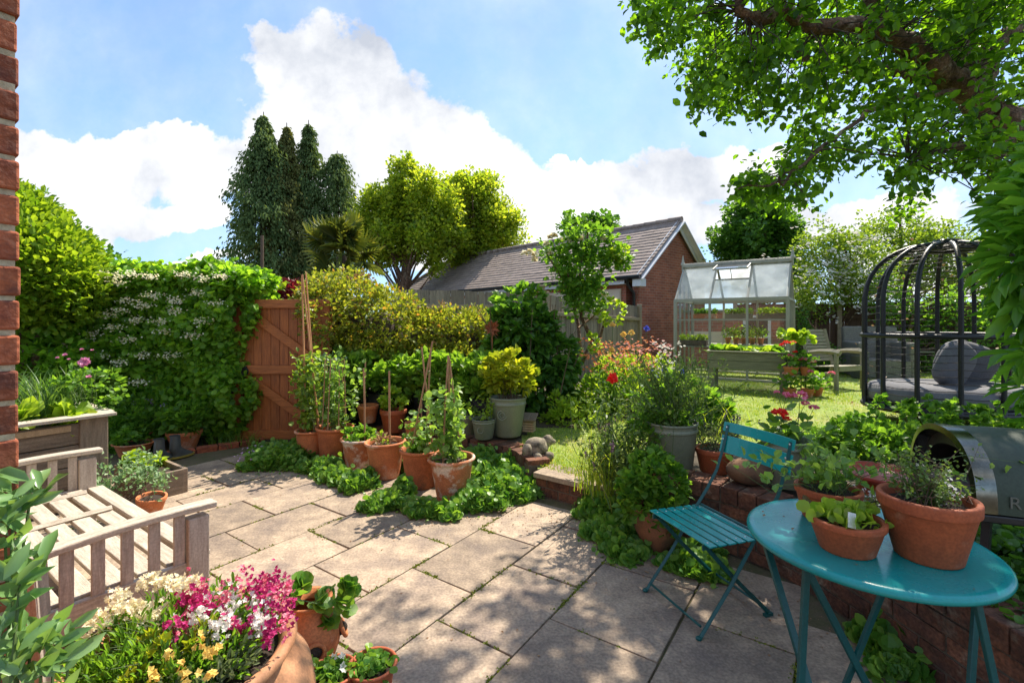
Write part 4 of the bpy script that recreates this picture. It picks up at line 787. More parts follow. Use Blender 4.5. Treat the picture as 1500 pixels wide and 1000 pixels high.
for (c, rr, a1, a2) in (((.02, -.05, .63), (.27, .10, .24), .5, .45), ((.40, .18, .63), (.27, .10, .23), .3, -.35)):
    nm = NM(); nm.ball((0, 0, 0), (1, 1, 1), n=24, jit=.03); v = nm.v[0]; v = np.sign(v)*np.abs(v)**.66; nm.v[0] = v*np.array(rr) @ rotm(a1*.6, .35, a2).T+np.array(c); nm.build('pillow', M['cushion'], t, smooth=True)
for k in range(4):
    a = math.pi/4+k*math.pi/2; nm = NM(); nm.tube([(ax*.75*math.cos(a), by*.75*math.sin(a), .19), (ax*.85*math.cos(a), by*.85*math.sin(a), .1), (ax*.8*math.cos(a), by*.8*math.sin(a), 0)], .022, 8); nm.build('leg', M['rattan'], t)
nm = NM(); pts = np.concatenate([ribs[k][rng.integers(1, 16, 6)] for k in range(NR)])+rng.normal(size=(6*NR, 3))*(.08, .05, .05); q = pts[:44]; nm.leaves(q, rdir(44, (0, 0, -.3)), .035, .5, sh=1); tag(nm.build('dry_creeper', M['l_dry'], loc=kc+(0, 0, .0)), 'dry reddish brown leaves of a creeper caught on the black cage seat', 'creeper')
# ---------------------------------------------------------------- green planter table on the lawn
g1 = np.array((X(1035, 7.6), 7.55, float(hz(3, 7.5)))); t = T('planter_table', 'green grey wooden trough table of salad leaves before the greenhouse', 'planter', g1, -.52)
TL, TW, TT = 1.10, .5, .60
for x in (.05, TL-.05):
    for y in (.04, TW-.04): nm = NM(); nm.box((x, y, TT/2), (.105, .05, TT)); nm.build('leg', M['gwood'], t, bevel=.004)
for y in (.01, TW-.01):
    for z in (TT-.07, TT-.20): nm = NM(); nm.box((TL/2, y, z), (TL-.0, .025, .125)); nm.build('side_board', M['gwood'], t, bevel=.003)
for x in (0, TL):
    nm = NM(); nm.box((x, TW/2, TT-.135), (.025, TW-.04, .25)); nm.build('end_board', M['gwood'], t, bevel=.003)
nm = NM(); nm.box((TL/2, TW/2, TT-.03), (TL-.04, TW-.04, .02)); nm.build('soil', M['soil'], t)
nm = NM()
for c, s in (((TL/2, 0, TT+.008), (TL+.06, .06, .02)), ((TL/2, TW, TT+.008), (TL+.06, .06, .02)), ((0, TW/2, TT+.009), (.06, TW-.08, .02)), ((TL, TW/2, TT+.009), (.06, TW-.08, .02))): nm.box(c, s)
nm.build('capping', M['gwood'], t, bevel=.003)
gw = lambda x, y, z: g1+np.array((x*math.cos(-.52)-y*math.sin(-.52), x*math.sin(-.52)+y*math.cos(-.52), z))
for i in range(9):
    t = T('lettuce', 'lettuce plant in the trough table, number counted from its left end' if False else ['leftmost dark lettuce in the green trough table', 'second lettuce from the left in the green trough table', 'third lettuce from the left in the green trough table', 'fourth lettuce from the left in the green trough table', 'middle lettuce in the green trough table', 'lettuce just right of the middle of the green trough table', 'third lettuce from the right in the green trough table', 'second lettuce from the right in the green trough table', 'rightmost lettuce in the green trough table'][i], 'lettuce', gw(.12+i*.107, .2+.1*(i % 2), TT-.02), 0, 'lettuces in the green trough table')
    nm = NM(); q = rng.normal(size=(26, 3))*(.03, .03, .01)+(0, 0, .02); nm.leaves(q, rdir(26, (0, 0, .8)), rng.uniform(.07, .12, 26), .5, sh=3); nm.build('foliage', M['l_mid' if i in (0, 3, 8) else 'l_lime'], t)
# ---------------------------------------------------------------- wooden armchair on the lawn
ca = np.array((X(1212, 7.9), 7.75, float(hz(5, 7.8)))); t = T('wooden_armchair', 'slatted green grey wooden armchair standing on the lawn', 'chair', ca, .35)
for x in (-.30, .30): nm = NM(); nm.box((x, -.26, .29), (.05, .05, .58)); nm.build('leg', M['teak'], t, bevel=.004)
for x in (-.28, .28): nm = NM(); nm.tube([(x, .30, 0), (x, .22, .36), (x, .36, .95)], .032, 4); nm.build('leg', M['teak'], t, bevel=.003)
for i in range(7): nm = NM(); nm.box((0, -.27+i*.075, .37-.006*i), (.56, .058, .02)); nm.build('seat_slat', M['teak'], t, bevel=.003)
for i in range(10): f = i/9; nm = NM(); nm.box((0, .235+.13*f, .44+.48*f), (.54, .014, .044), rotm(-.25, 0, 0)); nm.build('back_slat', M['teak'], t, bevel=.002)
for x in (-.30, .30):
    nm = NM(); nm.tube([(x, -.32, .585), (x, -.2, .605), (x, 0, .60), (x, .27, .56)], [.04, .045, .036, .03], 4); nm.build('armrest', M['teak'], t, bevel=.004)
nm = NM(); nm.box((0, -.28, .33), (.56, .03, .07)); nm.box((0, .2, .2), (.54, .025, .04)); nm.build('rail', M['teak'], t, bevel=.003)
# ---------------------------------------------------------------- rattan sofa + bench farther back
ra = np.array((X(1290, 9.2), 9.2, float(hz(7, 9.2)))); t = T('rattan_armchair', 'grey woven rattan armchair beyond the black cage seat', 'armchair', ra, -.3)
nm = NM(); nm.box((-.42, .1, .34), (.16, .85, .68)); nm.box((.42, .1, .34), (.16, .85, .68)); nm.build('arm', M['grattan'], t, bevel=.03)
nm = NM(); nm.box((0, -.0, .18), (.7, .72, .34)); nm.build('seat', M['grattan'], t, bevel=.02)
nm = NM(); nm.box((0, .5, .52), (.95, .14, .92), rotm(-.15, 0, 0)); nm.build('backrest', M['grattan'], t, bevel=.03)
rb2 = np.array((X(1372, 10), 10.0, float(hz(8, 10)))); t = T('wooden_bench', 'pale green slatted bench seen through the bars of the cage seat', 'bench', rb2, -.1)
for i in range(4): nm = NM(); nm.box((0, -.2+i*.11, .44), (1.5, .09, .025)); nm.build('seat_slat', M['gwood'], t)
for i in range(3): nm = NM(); nm.box((0, .25+i*.02, .55+i*.12), (1.5, .02, .09)); nm.build('back_slat', M['gwood'], t)
for x in (-.7, .7):
    nm = NM(); nm.box((x, -.2, .22), (.06, .06, .44)); nm.build('leg', M['gwood'], t); nm = NM(); nm.box((x, .27, .45), (.06, .06, .9)); nm.build('leg', M['gwood'], t)
# grey plastic pot beside the rattan chair
t = potted('grey tub beside the grey rattan armchair', (X(1259, 9.0), 9.0, float(hz(7, 9))), .16, .13, .5, 'boot', 'flat', name='garden_tub', cat='tub')
# ---------------------------------------------------------------- rust flower ornament
fo = np.array((X(721, 5.4), 5.4, .19)); t = T('metal_flower', 'rusty metal flower ornament on a thin rod above the border', 'ornament', fo)
nm = NM(); nm.tube([(0, 0, 0), (0, 0, Z(485, 5.4)-.19)], .006, 6); nm.build('rod', M['rust'], t)
nm = NM(); c = np.array([(0, 0, Z(481, 5.4)-.19)]); 
for k in range(4): blossoms(nm, c.repeat(2, 0), .10-.015*k, 0, 11, up=(0, -1, .15), k=.12, w=.16)
nm.build('flower_head', M['rust'], t)
# ---------------------------------------------------------------- stone ornament, insect house, rock, trough...
so = G(790, 676, .19); t = T('stone_ornament', 'weathered carved stone tortoise figure at the corner of the step', 'statue', (so[0]-.02, so[1]+.1, .19), .3)
nm = NM(); nm.ball((0, 0, .10), (.115, .10, .095), n=20, jit=.06); nm.build('shell', M['carve'], t, smooth=True)
nm = NM(); nm.ball((.12, .02, .15), (.055, .05, .055), n=14, jit=.05); nm.ball((.165, .01, .14), (.03, .03, .025), n=10); nm.build('head', M['carve'], t, smooth=True)
for c in ((-.11, -.06, .09), (-.03, -.10, .04), (.09, -.08, .035), (.08, .08, .03)): nm = NM(); nm.ball(c, (.05, .045, .045 if c[2] < .06 else .07), n=12, jit=.08); nm.build('foot', M['carve'], t, smooth=True)
ih = np.array((X(775, 4.95), 4.95, .285)); t = T('insect_house', 'little wooden insect house with a sloping roof beside the big sage green pot', 'insect house', ih, -.3)
nm = NM()
for i in range(5): nm.box((0, 0, .02+i*.026), (.12, .1, .02), rotm(0, 0, rng.normal()*.03))
nm.build('body', M['post'], t, bevel=.003); nm = NM(); nm.box((0, -.01, .16), (.17, .15, .018), rotm(.35, 0, 0)); nm.build('roof', M['sleeper'], t, bevel=.003)
nm = NM(); rk = P(1102, 672, 3.02); nm.ball((0, 0, 0), (.155, .12, .085), n=28, jit=.035); tag(nm.build('rock', M['rock'], loc=(rk[0], 3.04, .485), smooth=True, rz=.2), 'smooth brown rock resting on the retaining wall behind the teal chair', 'rock')
nm = NM(); nm.ball((0, 0, 0), (.028, .022, .022), n=7, jit=.2); st = P(1014, 690, 3.1); tag(nm.build('pebble', M['rock'], loc=(st[0], 3.16, .43)), 'small pinkish pointed stone on the wall left of the brown rock', 'stone')
t = potted('sandy grey pot of pink and red geraniums behind the chair back', (X(1160, 2.95), 3.02, .40), .15, .12, .30, 'sage', 'flat')
def gerani(t, heads, z0, mats, leafpts, l=.05):
    nm = NM(); stems(nm, [h[:3] for h in heads], (0, 0, z0), .003, .03); nm.build('stem', M['stem'], t)
    for h in heads:
        nm = NM(); q = nrm(rng.normal(size=(30, 3)))*h[4]*.8; q[:, 2] = np.abs(q[:, 2])*.75; blossoms(nm, q+np.array(h[:3]), h[4]*.36, 0, 5, k=.6)
        nm.build('flower_head', M[h[3]], t)
    nm = NM(); nm.leaves(leafpts, rdir(len(leafpts), (0, 0, .4)), l*rng.uniform(.7, 1.2, len(leafpts)), .55, sh=3, nk=.5); nm.build('foliage', M['l_mid'], t)
def rel(o, px, py, Y): return P(px, py, Y)-np.array(o.location)
hh = [(*rel(t, 1172, 582, 2.95), 'p_pink', .05), (*rel(t, 1152, 580, 3.0), 'p_pink', .032), (*rel(t, 1180, 592, 2.95), 'p_pink', .028), (*rel(t, 1192, 598, 2.95), 'p_pink', .032), (*rel(t, 1138, 575, 3.0), 'p_pink', .02), (*rel(t, 1142, 607, 2.9), 'p_red', .05), (*rel(t, 1152, 615, 2.9), 'p_red', .03)]
gerani(t, hh, .25, None, rng.normal(size=(90, 3))*(.09, .08, .07)+(0, 0, .35))
t = potted('wide low terracotta trough half hidden behind the chair back', (X(1150, 3.2), 3.3, .38), .13, .10, .14, 'terra', 'rim')
t = potted('dark red glazed pot of lavender left of the brown rock', (X(1062, 3.2), 3.36, .38), .13, .10, .17, 'terra_dk', 'rim')
nm = NM()
for i in range(26):
    e = np.array((rng.normal()*.12, rng.normal()*.07, .28+rng.random()*.14)); stems(nm, [e], (0, 0, .12), .0022, .04); k = 10
    nm.leaves(np.linspace(e-(0, 0, .045), e, k), rdir(k, (0, 0, .5)), .016, .5, 1 if i < 12 else 0)
nm.build('lavender', [M['l_grey'], mat('lavender_head', (.09, .05, .13), rough=.8)], t); foliage(t, 'l_grey', [(0, 0, .24, .15, .12, .09)], 500, .035, .18, 0, up=.6)
rp = P(1300, 666, 2.45); t = T('red_dish', 'shallow red glazed dish standing on the bed behind the pea shoots', 'dish', (2.02, 2.55, .60)); nm = NM(); nm.lathe([(.001, 0), (.17, .0), (.2, .035), (.19, .035), (.165, .01), (.001, .01)], 30); nm.build('dish', M['redplate'], t, smooth=True)
nm = NM(); nm.tube([(0, 0, -.24), (0, 0, 0)], [.12, .13], 20); nm.build('pedestal', M['terra_dk'], t, smooth=True)
t = potted('low terracotta bowl of white alyssum between the peas and the oven', (1.90, 2.28, .37), .20, .14, .17, 'terra', 'rim')
nm = NM(); q = rng.normal(size=(420, 3))*(.10, .09, .025)+(0, 0, .2); blossoms(nm, q, .009, 0, 4); tag(nm.build('blossom', M['p_white'], t), kind='stuff'); foliage(t, 'l_grey', [(0, 0, .17, .2, .18, .05)], 500, .03, .3, 0)
# ================================================================ POTTED PLANTS ALONG THE BORDER
GP = 'terracotta pots in the row along the border'
def cane(t, a, b, m='cane', r=.0065): nm = NM(); nm.tube([a, (np.array(a)+np.array(b))/2+rng.normal(size=3)*.004, b], [r, r*.95, r*.8], 6); return nm.build('cane', M[m], t)
def bean(t, n, h, spread, base, m, l, w, z0, k=14, sh=1):
    nm = NM(); ends = [(*(rng.normal(size=2)*spread), h*rng.uniform(.75, 1.0)) for _ in range(n)]; stems(nm, ends, (0, 0, base), .0035, .06, bow=.05); nm.build('stem', M['stem'], t)
    pts = np.concatenate([np.linspace((e[0]*.6, e[1]*.6, z0), e, k) for e in ends]); nm = NM(); pts = np.repeat(pts, 3, 0)+rng.normal(size=(len(pts)*3, 3))*(l*.6, l*.6, l*.4); nm.leaves(pts, rdir(len(pts), (0, 0, .25)), l*rng.uniform(.55, 1.1, len(pts)), w, sh=sh); nm.build('foliage', M[m], t)
# P1 beans beside the gate with long new canes
y1 = 4.97; t = potted('farthest terracotta pot of the row, with broad beans and tall pale canes by the gate', (X(456, y1), y1, 0), .165, .12, .31, 'terra', 'roll', GP)
for (a, b) in (((-.05, 0, .25), (-.10, 0, 1.93)), ((.05, .05, .25), (-.07, .03, 1.95)), ((.11, -.05, .25), (-.09, -.01, 1.94)), ((-.1, .08, .25), (-.11, .02, 1.9))): cane(t, a, b, 'caneo', .009)
bean(t, 11, 1.22, .10, .26, 'l_light', .075, .4, .35)
t2 = potted('tall leafy broad bean pot behind the second pot of the row', (X(474, 5.3), 5.35, 0), .15, .11, .3, 'terra', 'roll', GP); bean(t2, 9, 1.05, .13, .26, 'l_blue', .08, .42, .35)
y2 = 4.9; t = potted('second terracotta pot of the row, full of tall peas on twiggy canes', (X(490, y2), y2, 0), .19, .14, .36, 'terra_c', 'roll', GP)
for k in range(7): a = k*.9; cane(t, (.12*math.cos(a), .12*math.sin(a), .3), (.10*math.cos(a+.2), .10*math.sin(a), 1.0+.12*rng.random()))
bean(t, 14, 1.15, .12, .3, 'l_pea', .06, .45, .38)
y3 = 4.66; t = potted('third terracotta pot of the row, with a small young plant and one straight cane', (X(527, y3), y3, 0), .185, .13, .30, 'terra_b', 'roll', GP)
foliage(t, 'l_mid', [(0, 0, .33, .13, .12, .06)], 200, .06, .4, 1); cane(t, (.04, .03, .25), (.03, .02, .98), 'cane', .009)
y4 = 4.40; t = potted('fourth terracotta pot of the row, nearly empty with one thick cane', (X(565, y4), y4, 0), .188, .128, .335, 'terra', 'roll', GP)
cane(t, (.04, .0, .28), (.03, .01, .98), 'cane', .01); foliage(t, 'l_dry', [(0, 0, .33, .1, .1, .03)], 40, .07, .2, 1); foliage(t, 'l_lime', [(-.05, .02, .34, .07, .07, .04)], 40, .045, .4, 1)
y5 = 4.15; t = potted('fifth terracotta pot of the row, with a leaning wigwam of three canes', (X(617, y5), y5, 0), .188, .125, .335, 'terra_c', 'roll', GP)
for (a, b) in (((-.09, -.04, .28), (.10, 0, 1.27)), ((.11, -.02, .28), (.0, .02, 1.22)), ((.02, .1, .28), (.08, .03, 1.2))): cane(t, a, b, 'cane', .009)
nm = NM(); th = np.linspace(0, 6.28, 13); nm.tube([(.055+.02*math.cos(a), .01+.02*math.sin(a), .985+.004*a) for a in th], .003, 5); nm.build('string', M['stem'], t)
bean(t, 9, .62, .10, .28, 'l_pea', .06, .5, .33, 6); foliage(t, 'l_mid', [(0, 0, .34, .12, .12, .05)], 120, .05, .4, 1)
y6 = 3.85; t = potted('nearest terracotta pot of the row, with peas climbing its canes', (X(663, y6), y6, 0), .19, .125, .345, 'terra_b', 'roll', GP)
for (a, b) in (((-.07, -.06, .28), (-.035, 0, 1.17)), ((.07, .05, .28), (-.03, .02, 1.15)), ((-.02, .09, .28), (-.04, .02, 1.1))): cane(t, a, b, 'cane', .009)
bean(t, 13, .95, .11, .28, 'l_pea', .065, .5, .33, 12)
GB = 'pots standing on the raised border'
def zat(py, Y): return Z(py, Y)
t = potted('small terracotta pot with a bare cane behind the third and fourth pots', (X(539, 5.35), 5.35, .30), .12, .085, .20, 'terra', 'rim', GB); cane(t, (-.03, 0, .15), (-.03, 0, .72), 'cane', .009)
t = potted('orange terracotta pot holding a leafy seedling beneath the potato leaves', (X(576, 5.25), 5.25, .22), .145, .10, .25, 'terra_dk', 'rim', GB); foliage(t, 'l_lime', [(0, 0, .36, .13, .12, .12)], 260, .055, .45, 1)
t = potted('big ribbed sage green pot with a medallion and a yellow leaved shrub', (X(744, 4.85), 4.85, .27), .195, .135, .40, 'sage', 'flat', GB)
nm = NM(); th = np.linspace(0, 6.28, 25); nm.tube([(-.055+.045*math.cos(a), -.158+.004*math.sin(a), .24+.045*math.sin(a)) for a in th], .006, 6); nm.tube([(-.055+.025*math.cos(a), -.160, .24+.025*math.sin(a)) for a in th], .005, 6); nm.build('medallion', M['sage'], t, smooth=True)
nm = NM(); ends = [(*(rng.normal(size=2)*.12), .55+rng.random()*.32) for _ in range(16)]; stems(nm, ends, (0, 0, .34), .005, .05); nm.build('stem', M['stemb'], t); foliage(t, 'l_yellow', [(0, 0, .66, .24, .2, .2), (.12, 0, .58, .16, .15, .12), (-.12, 0, .6, .15, .15, .14)], 900, .085, .42, 1, up=.5)
t = potted('small sage green pot with a sparse red stemmed plant left of the big one', (X(709, 4.75), 4.75, .27), .125, .09, .20, 'sage', 'flat', GB); bean(t, 6, .42, .07, .16, 'l_lime', .04, .5, .2, 7)
nm = NM(); th = np.linspace(0, 6.28, 19); nm.tube([(-.03+.028*math.cos(a), -.108+.003*math.sin(a), .10+.028*math.sin(a)) for a in th], .004, 6); nm.build('medallion', M['sage'], t)
t = potted('sage green pot half hidden behind the nearest terracotta pot', (X(684, 5.0), 5.05, .24), .12, .09, .22, 'sage', 'flat', GB); foliage(t, 'l_mid', [(0, 0, .27, .11, .1, .08)], 160, .05, .45, 1)
t = potted('small rusty terracotta pot between the wigwam canes', (X(607, 5.0), 5.0, .18), .10, .075, .2, 'terra', 'rim', GB); cane(t, (.08, 0, .15), (.08, 0, .48), 'cane', .008)
# potatoes in black bags
for i, (px, Y, w_) in enumerate(((500, 5.75, .22), (566, 5.75, .27), (640, 5.55, .27), (708, 5.35, .26))):
    t = T('potato_plant', ['leafy potato plant in a black bag behind the pea pots', 'leafy potato plant in a black bag behind the two small terracotta pots', 'leafy potato plant in a black bag behind the cane wigwam', 'leafy potato plant in a black bag left of the big sage green pot'][i], 'potato plant', (X(px, Y), Y, .18), 0, 'potato plants in black grow bags')
    nm = NM(); nm.lathe([(.001, 0), (w_*.9, 0), (w_, .08), (w_*.97, .3), (w_*1.03, .42), (w_*.97, .42), (w_*.9, .36), (.001, .36)], 24); nm.build('grow_bag', M['bag'], t, smooth=True)
    nm = NM(); ends = [(*(rng.normal(size=2)*.2), .55+rng.random()*.25) for _ in range(14)]; stems(nm, ends, (0, 0, .36), .006, .08); nm.build('stem', M['stem'], t)
    foliage(t, 'l_potato', [(0, 0, .66, .40, .32, .20), (0, -.12, .50, .38, .24, .14)], 1500, .10, .46, 1, up=.55)
# ================================================================ LEFT SIDE POTS
t = potted('terracotta pot of lush green leaves at the foot of the hedge, right of the boots', (X(270, 5.35), 5.35, 0), .175, .115, .21, 'terra', 'rim'); foliage(t, 'l_mid', [(0, 0, .33, .23, .2, .14)], 800, .085, .42, 1, up=.5)
t = potted('wide low terracotta bowl left of the boots', (X(196, 5.1), 5.1, .0), .19, .13, .14, 'terra', 'roll'); foliage(t, 'l_mid', [(-.03, 0, .2, .14, .14, .08)], 150, .06, .45, 1)
t = potted('terracotta pot of flowering chives behind the boots', (X(222, 5.5), 5.5, .0), .14, .1, .18, 'terra', 'rim'); nm = NM(); blades(nm, 150, (0, 0, .15), .42, .2, w=.02, sr=.05); nm.build('blades', M['l_chive'], t)
nm = NM()
for k in range(13):
    c = np.array((rng.normal()*.14, rng.normal()*.1, .40+rng.random()*.16)); nm.tube([(0, 0, .16), c*(.5, .5, .7), c], .0025, 4, 1); q = nrm(rng.normal(size=(14, 3)))*.014+c; nm.leaves(q, nrm(q-c), .014, .4, 0)
nm.build('flower', [M['p_lilac'], M['stem']], t)
t = T('foliage_clump', 'clump of bright green foliage growing between the plank planter and the hedge', 'plant', (X(170, 5.2), 5.35, 0)); foliage(t, 'l_mid', [(0, 0, .25, .32, .25, .3), (.2, -.1, .15, .2, .2, .15)], 1800, .06, .45, 0, up=.4)
t = T('grass_tuft', 'tuft of long grass at the foot of the hedge beside the gate', 'grass', (X(325, 5.5), 5.5, 0)); nm = NM()
for c in ((0, 0, 0), (.15, 0, 0), (-.12, .05, 0), (.35, .0, 0)): blades(nm, 45, c, .26, .26, w=.025, sr=.05, droop=.7)
nm.build('blades', M['l_mid'], t)
b = G(205, 763, 0); t = potted('small terracotta pot beside the far front corner of the bench', (b[0], b[1]+.1, 0), .095, .065, .15, 'terra', 'rim', tilt=(.05, .1))
s0 = np.array((b[0]-.22, b[1]+.06, 0)); t = T('silvery_shrub', 'blue green variegated shrub in front of the low wooden trough', 'shrub', s0)
nm = NM(); ends = [(rng.normal()*.13, rng.normal()*.12, .15+rng.random()*.28) for _ in range(22)]+[(.36, -.02, .30), (.30, 0, .24)]; stems(nm, ends, (0, 0, .02), .004, .02); nm.build('stem', M['stemb'], t)
pts = np.concatenate([e+rng.normal(size=(34, 3))*(.035, .035, .035) for e in map(np.array, ends)]); nm = NM(); nm.leaves(pts, rdir(len(pts), (0, 0, .3)), rng.uniform(.022, .045, len(pts)), .33, sh=0); nm.build('foliage', M['l_blue'], t)
b = G(185, 735, 0); t = T('low_trough', 'low weathered wooden trough of salad leaves at the end of the bench', 'trough', (b[0]-.1, b[1]+.15, 0), RZ); nm = NM()
for c, s in (((0, 0, .1), (.62, .03, .2)), ((0, .3, .1), (.62, .03, .2)), ((-.3, .15, .1), (.03, .27, .2)), ((.3, .15, .1), (.03, .27, .2))): nm.box(c, s)
nm.build('boards', M['sleeper'], t, bevel=.004); nm = NM(); nm.box((0, .15, .15), (.57, .27, .02)); nm.build('soil', M['soil'], t); foliage(t, 'l_lime', [(-.12, .15, .2, .15, .12, .04)], 80, .09, .5, 3)
# ================================================================ FOREGROUND LEFT
bp = np.array((-1.05, 1.50, 0)); t = T('giant_bowl', 'huge weathered terracotta bowl brimming with pink, white and yellow flowers', 'flower pot', bp)
pr = [(.001, 0), (.18, 0), (.24, .03), (.375, .15), (.415, .235), (.40, .31), (.345, .375), (.31, .40), (.305, .425), (.33, .445), (.345, .465), (.335, .485), (.31, .485), (.29, .46), (.28, .41)]
nm = NM(); nm.lathe([(r_*.93, z*.88) for r_, z in pr], 64, R=rotm(.03, .05, 0)); nm.build('pot', M['terra_lt'], t, smooth=True)
nm = NM(); nm.lathe([(.001, .38), (.15, .375), (.28, .365)], 30); nm.build('soil', M['soil'], t, smooth=True)
foliage(t, 'l_mid', [(-.02, 0, .42, .27, .26, .07)], 3600, .04, .14, 1, up=.8)[0].data.shade_smooth(); foliage(t, 'l_grey', [(.1, -.1, .42, .16, .14, .06)], 900, .035, .18, 1, up=.8)
nm = NM(); ends = [(rng.uniform(-.25, .28), rng.uniform(-.25, .28), rng.uniform(.44, .54)) for _ in range(90)]; stems(nm, ends, (0, 0, .38), .0016, .12, bow=.05); nm.build('stem', M['stem'], t)
def heads(cs, n, hr, sz, m, pet=5, hz_=.6, k=.7):
    for c in cs: nm = NM(); q = rng.normal(size=(n, 3))*(hr*.5, hr*.5, hr*hz_); blossoms(nm, q+c, sz, 0, pet, up=(.1, -.6, .6), k=k); nm.build('flower_head', M[m], t)
def FG(px, py, z): return G(px, py, z)-bp
wc = [FG(*q) for q in ((217, 850, .55), (240, 852, .56), (282, 852, .57), (172, 872, .53), (200, 888, .52), (142, 912, .50), (152, 908, .50), (180, 885, .53), (208, 905, .49), (228, 898, .50), (262, 856, .56))]
heads(wc, 50, .036, .0098, 'p_cream', 5, .3)
pk = [FG(rng.uniform(262, 436), rng.uniform(855, 925), rng.uniform(.45, .53)) for _ in range(34)]+[FG(px, py, z) for px, py, z in ((352, 848, .58), (402, 848, .57), (420, 862, .55), (390, 930, .44), (330, 945, .43), (375, 918, .46), (255, 963, .43), (385, 878, .5), (300, 865, .54))]
heads(pk[::2], 22, .021, .0092, 'p_pink', 5, 1.2); heads(pk[1::2], 22, .021, .0092, 'p_mag', 5, 1.2)
heads([FG(rng.uniform(250, 310), rng.uniform(865, 920), rng.uniform(.46, .54)) for _ in range(14)], 14, .026, .0115, 'p_mag', 5, .7)
heads([FG(rng.uniform(250, 400), rng.uniform(858, 925), rng.uniform(.46, .54)) for _ in range(26)], 12, .026, .010, 'p_white', 5, .7)
heads([FG(px, py, z) for px, py, z in ((290, 938, .52), (300, 948, .52), (312, 952, .51), (262, 975, .50), (305, 990, .49), (275, 992, .49), (245, 960, .51), (230, 985, .49))], 5, .02, .0125, 'p_yel', 5, .4)
foliage(t, 'l_yellow', [(*FG(235, 955, .48), .10, .07, .04), (*FG(215, 985, .46), .08, .06, .03), (*FG(300, 930, .49), .05, .04, .03)], 260, .03, .35, 0, up=.7)
# strawberry pot
sp_ = np.array((X(452, 1.98), 1.98, 0)); t = T('strawberry_pot', 'terracotta strawberry pot with side pockets behind the giant bowl', 'strawberry pot', sp_)
nm = NM(); nm.lathe([(.001, 0), (.09, 0), (.10, .02), (.125, .10), (.125, .15), (.10, .22), (.075, .25), (.085, .275), (.095, .285), (.08, .285), (.065, .25)], 36); nm.build('pot', M['terra'], t, smooth=True)
for a in (-1.0, -2.2, .4):
    nm = NM(); c = (.115*math.cos(a), .115*math.sin(a), .13); th = np.linspace(0, 6.28, 17); d = np.array((math.cos(a), math.sin(a), 0)); sd = np.array((-d[1], d[0], 0))
    nm.tube([np.array(c)+sd*.038*math.cos(q)+np.array((0, 0, .03))*math.sin(q)+d*(.022-.012*math.sin(q)) for q in th], .009, 8, cap=False); pk_ = nm.build('pocket_rim', M['terra'], t, smooth=True)
    nm = NM(); nm.ball(np.array(c)+d*.008, (.033, .033, .026), n=12); nm.build('pocket_soil', M['soil'], pk_, smooth=True)
foliage(t, 'l_ivy', [(0, 0, .30, .08, .08, .04), (.10, .02, .26, .09, .06, .07), (.12, -.03, .16, .04, .04, .07)], 150, .045, .6, 3, up=.3)
for (px, py, rr, lab) in ((546, 975, .093, 'small terracotta pot packed with round leaves at the bottom edge, right one of two'), (487, 985, .088, 'small terracotta pot with tiny white flowers tucked against the giant bowl')):
    c = G(px, py, .12); t = potted(lab, (c[0], c[1], 0), rr, rr*.72, .135, 'terra_dk' , 'roll', 'pair of small pots by the giant bowl')
    nm = NM(); q = rng.normal(size=(260, 3))*(rr*.36, rr*.36, .008)+(0, 0, .125); nm.leaves(q, rdir(260, (0, 0, .8)), rng.uniform(.014, .026, 260), .6, sh=3, nk=.6); nm.build('foliage', M['l_ivy'], t)
    if px < 500: nm = NM(); blossoms(nm, np.array([(-.01, .04, .15), (.02, .045, .15), (.04, .0, .145), (.05, -.03, .15)]), .016, 0, 5); nm.build('flower', M['p_white'], t)
# broad glossy bush at the left edge
t = T('glossy_bush', 'bush of broad pale veined leaves in front of the brick corner at the lower left', 'shrub', (-.99, .86, 0)); nm = NM()
tips = []
for (px, py, Y) in ((20, 735, .98), (45, 725, 1.0), (8, 800, .95), (30, 845, .93), (18, 880, .92), (45, 950, .95), (25, 965, .92), (80, 945, .98), (8, 960, .9), (60, 990, .93), (-5, 760, .96), (-20, 850, .93), (-10, 920, .9), (100, 970, .97)): tips.append(P(px, py, Y)-np.array(t.location))
stems(nm, tips, (0, 0, 0), .006, .05, bow=.04); nm.build('stem', M['stem'], t)
nm = NM()
for tp in tips:
    k = 10; q = tp+rng.normal(size=(k, 3))*(.010, .02, .022)-(0, 0, .0); a = rng.random(k)*6.28; d = nrm(np.stack([np.cos(a)*.7, np.sin(a)*.7, rng.uniform(.15, 1.0, k)], 1)); nm.leaves(q, d, rng.uniform(.045, .08, k), .19, sh=1, nb=(.3, -.6, .6), nk=.6)
nm.build('foliage', M['l_bay'], t, smooth=True)
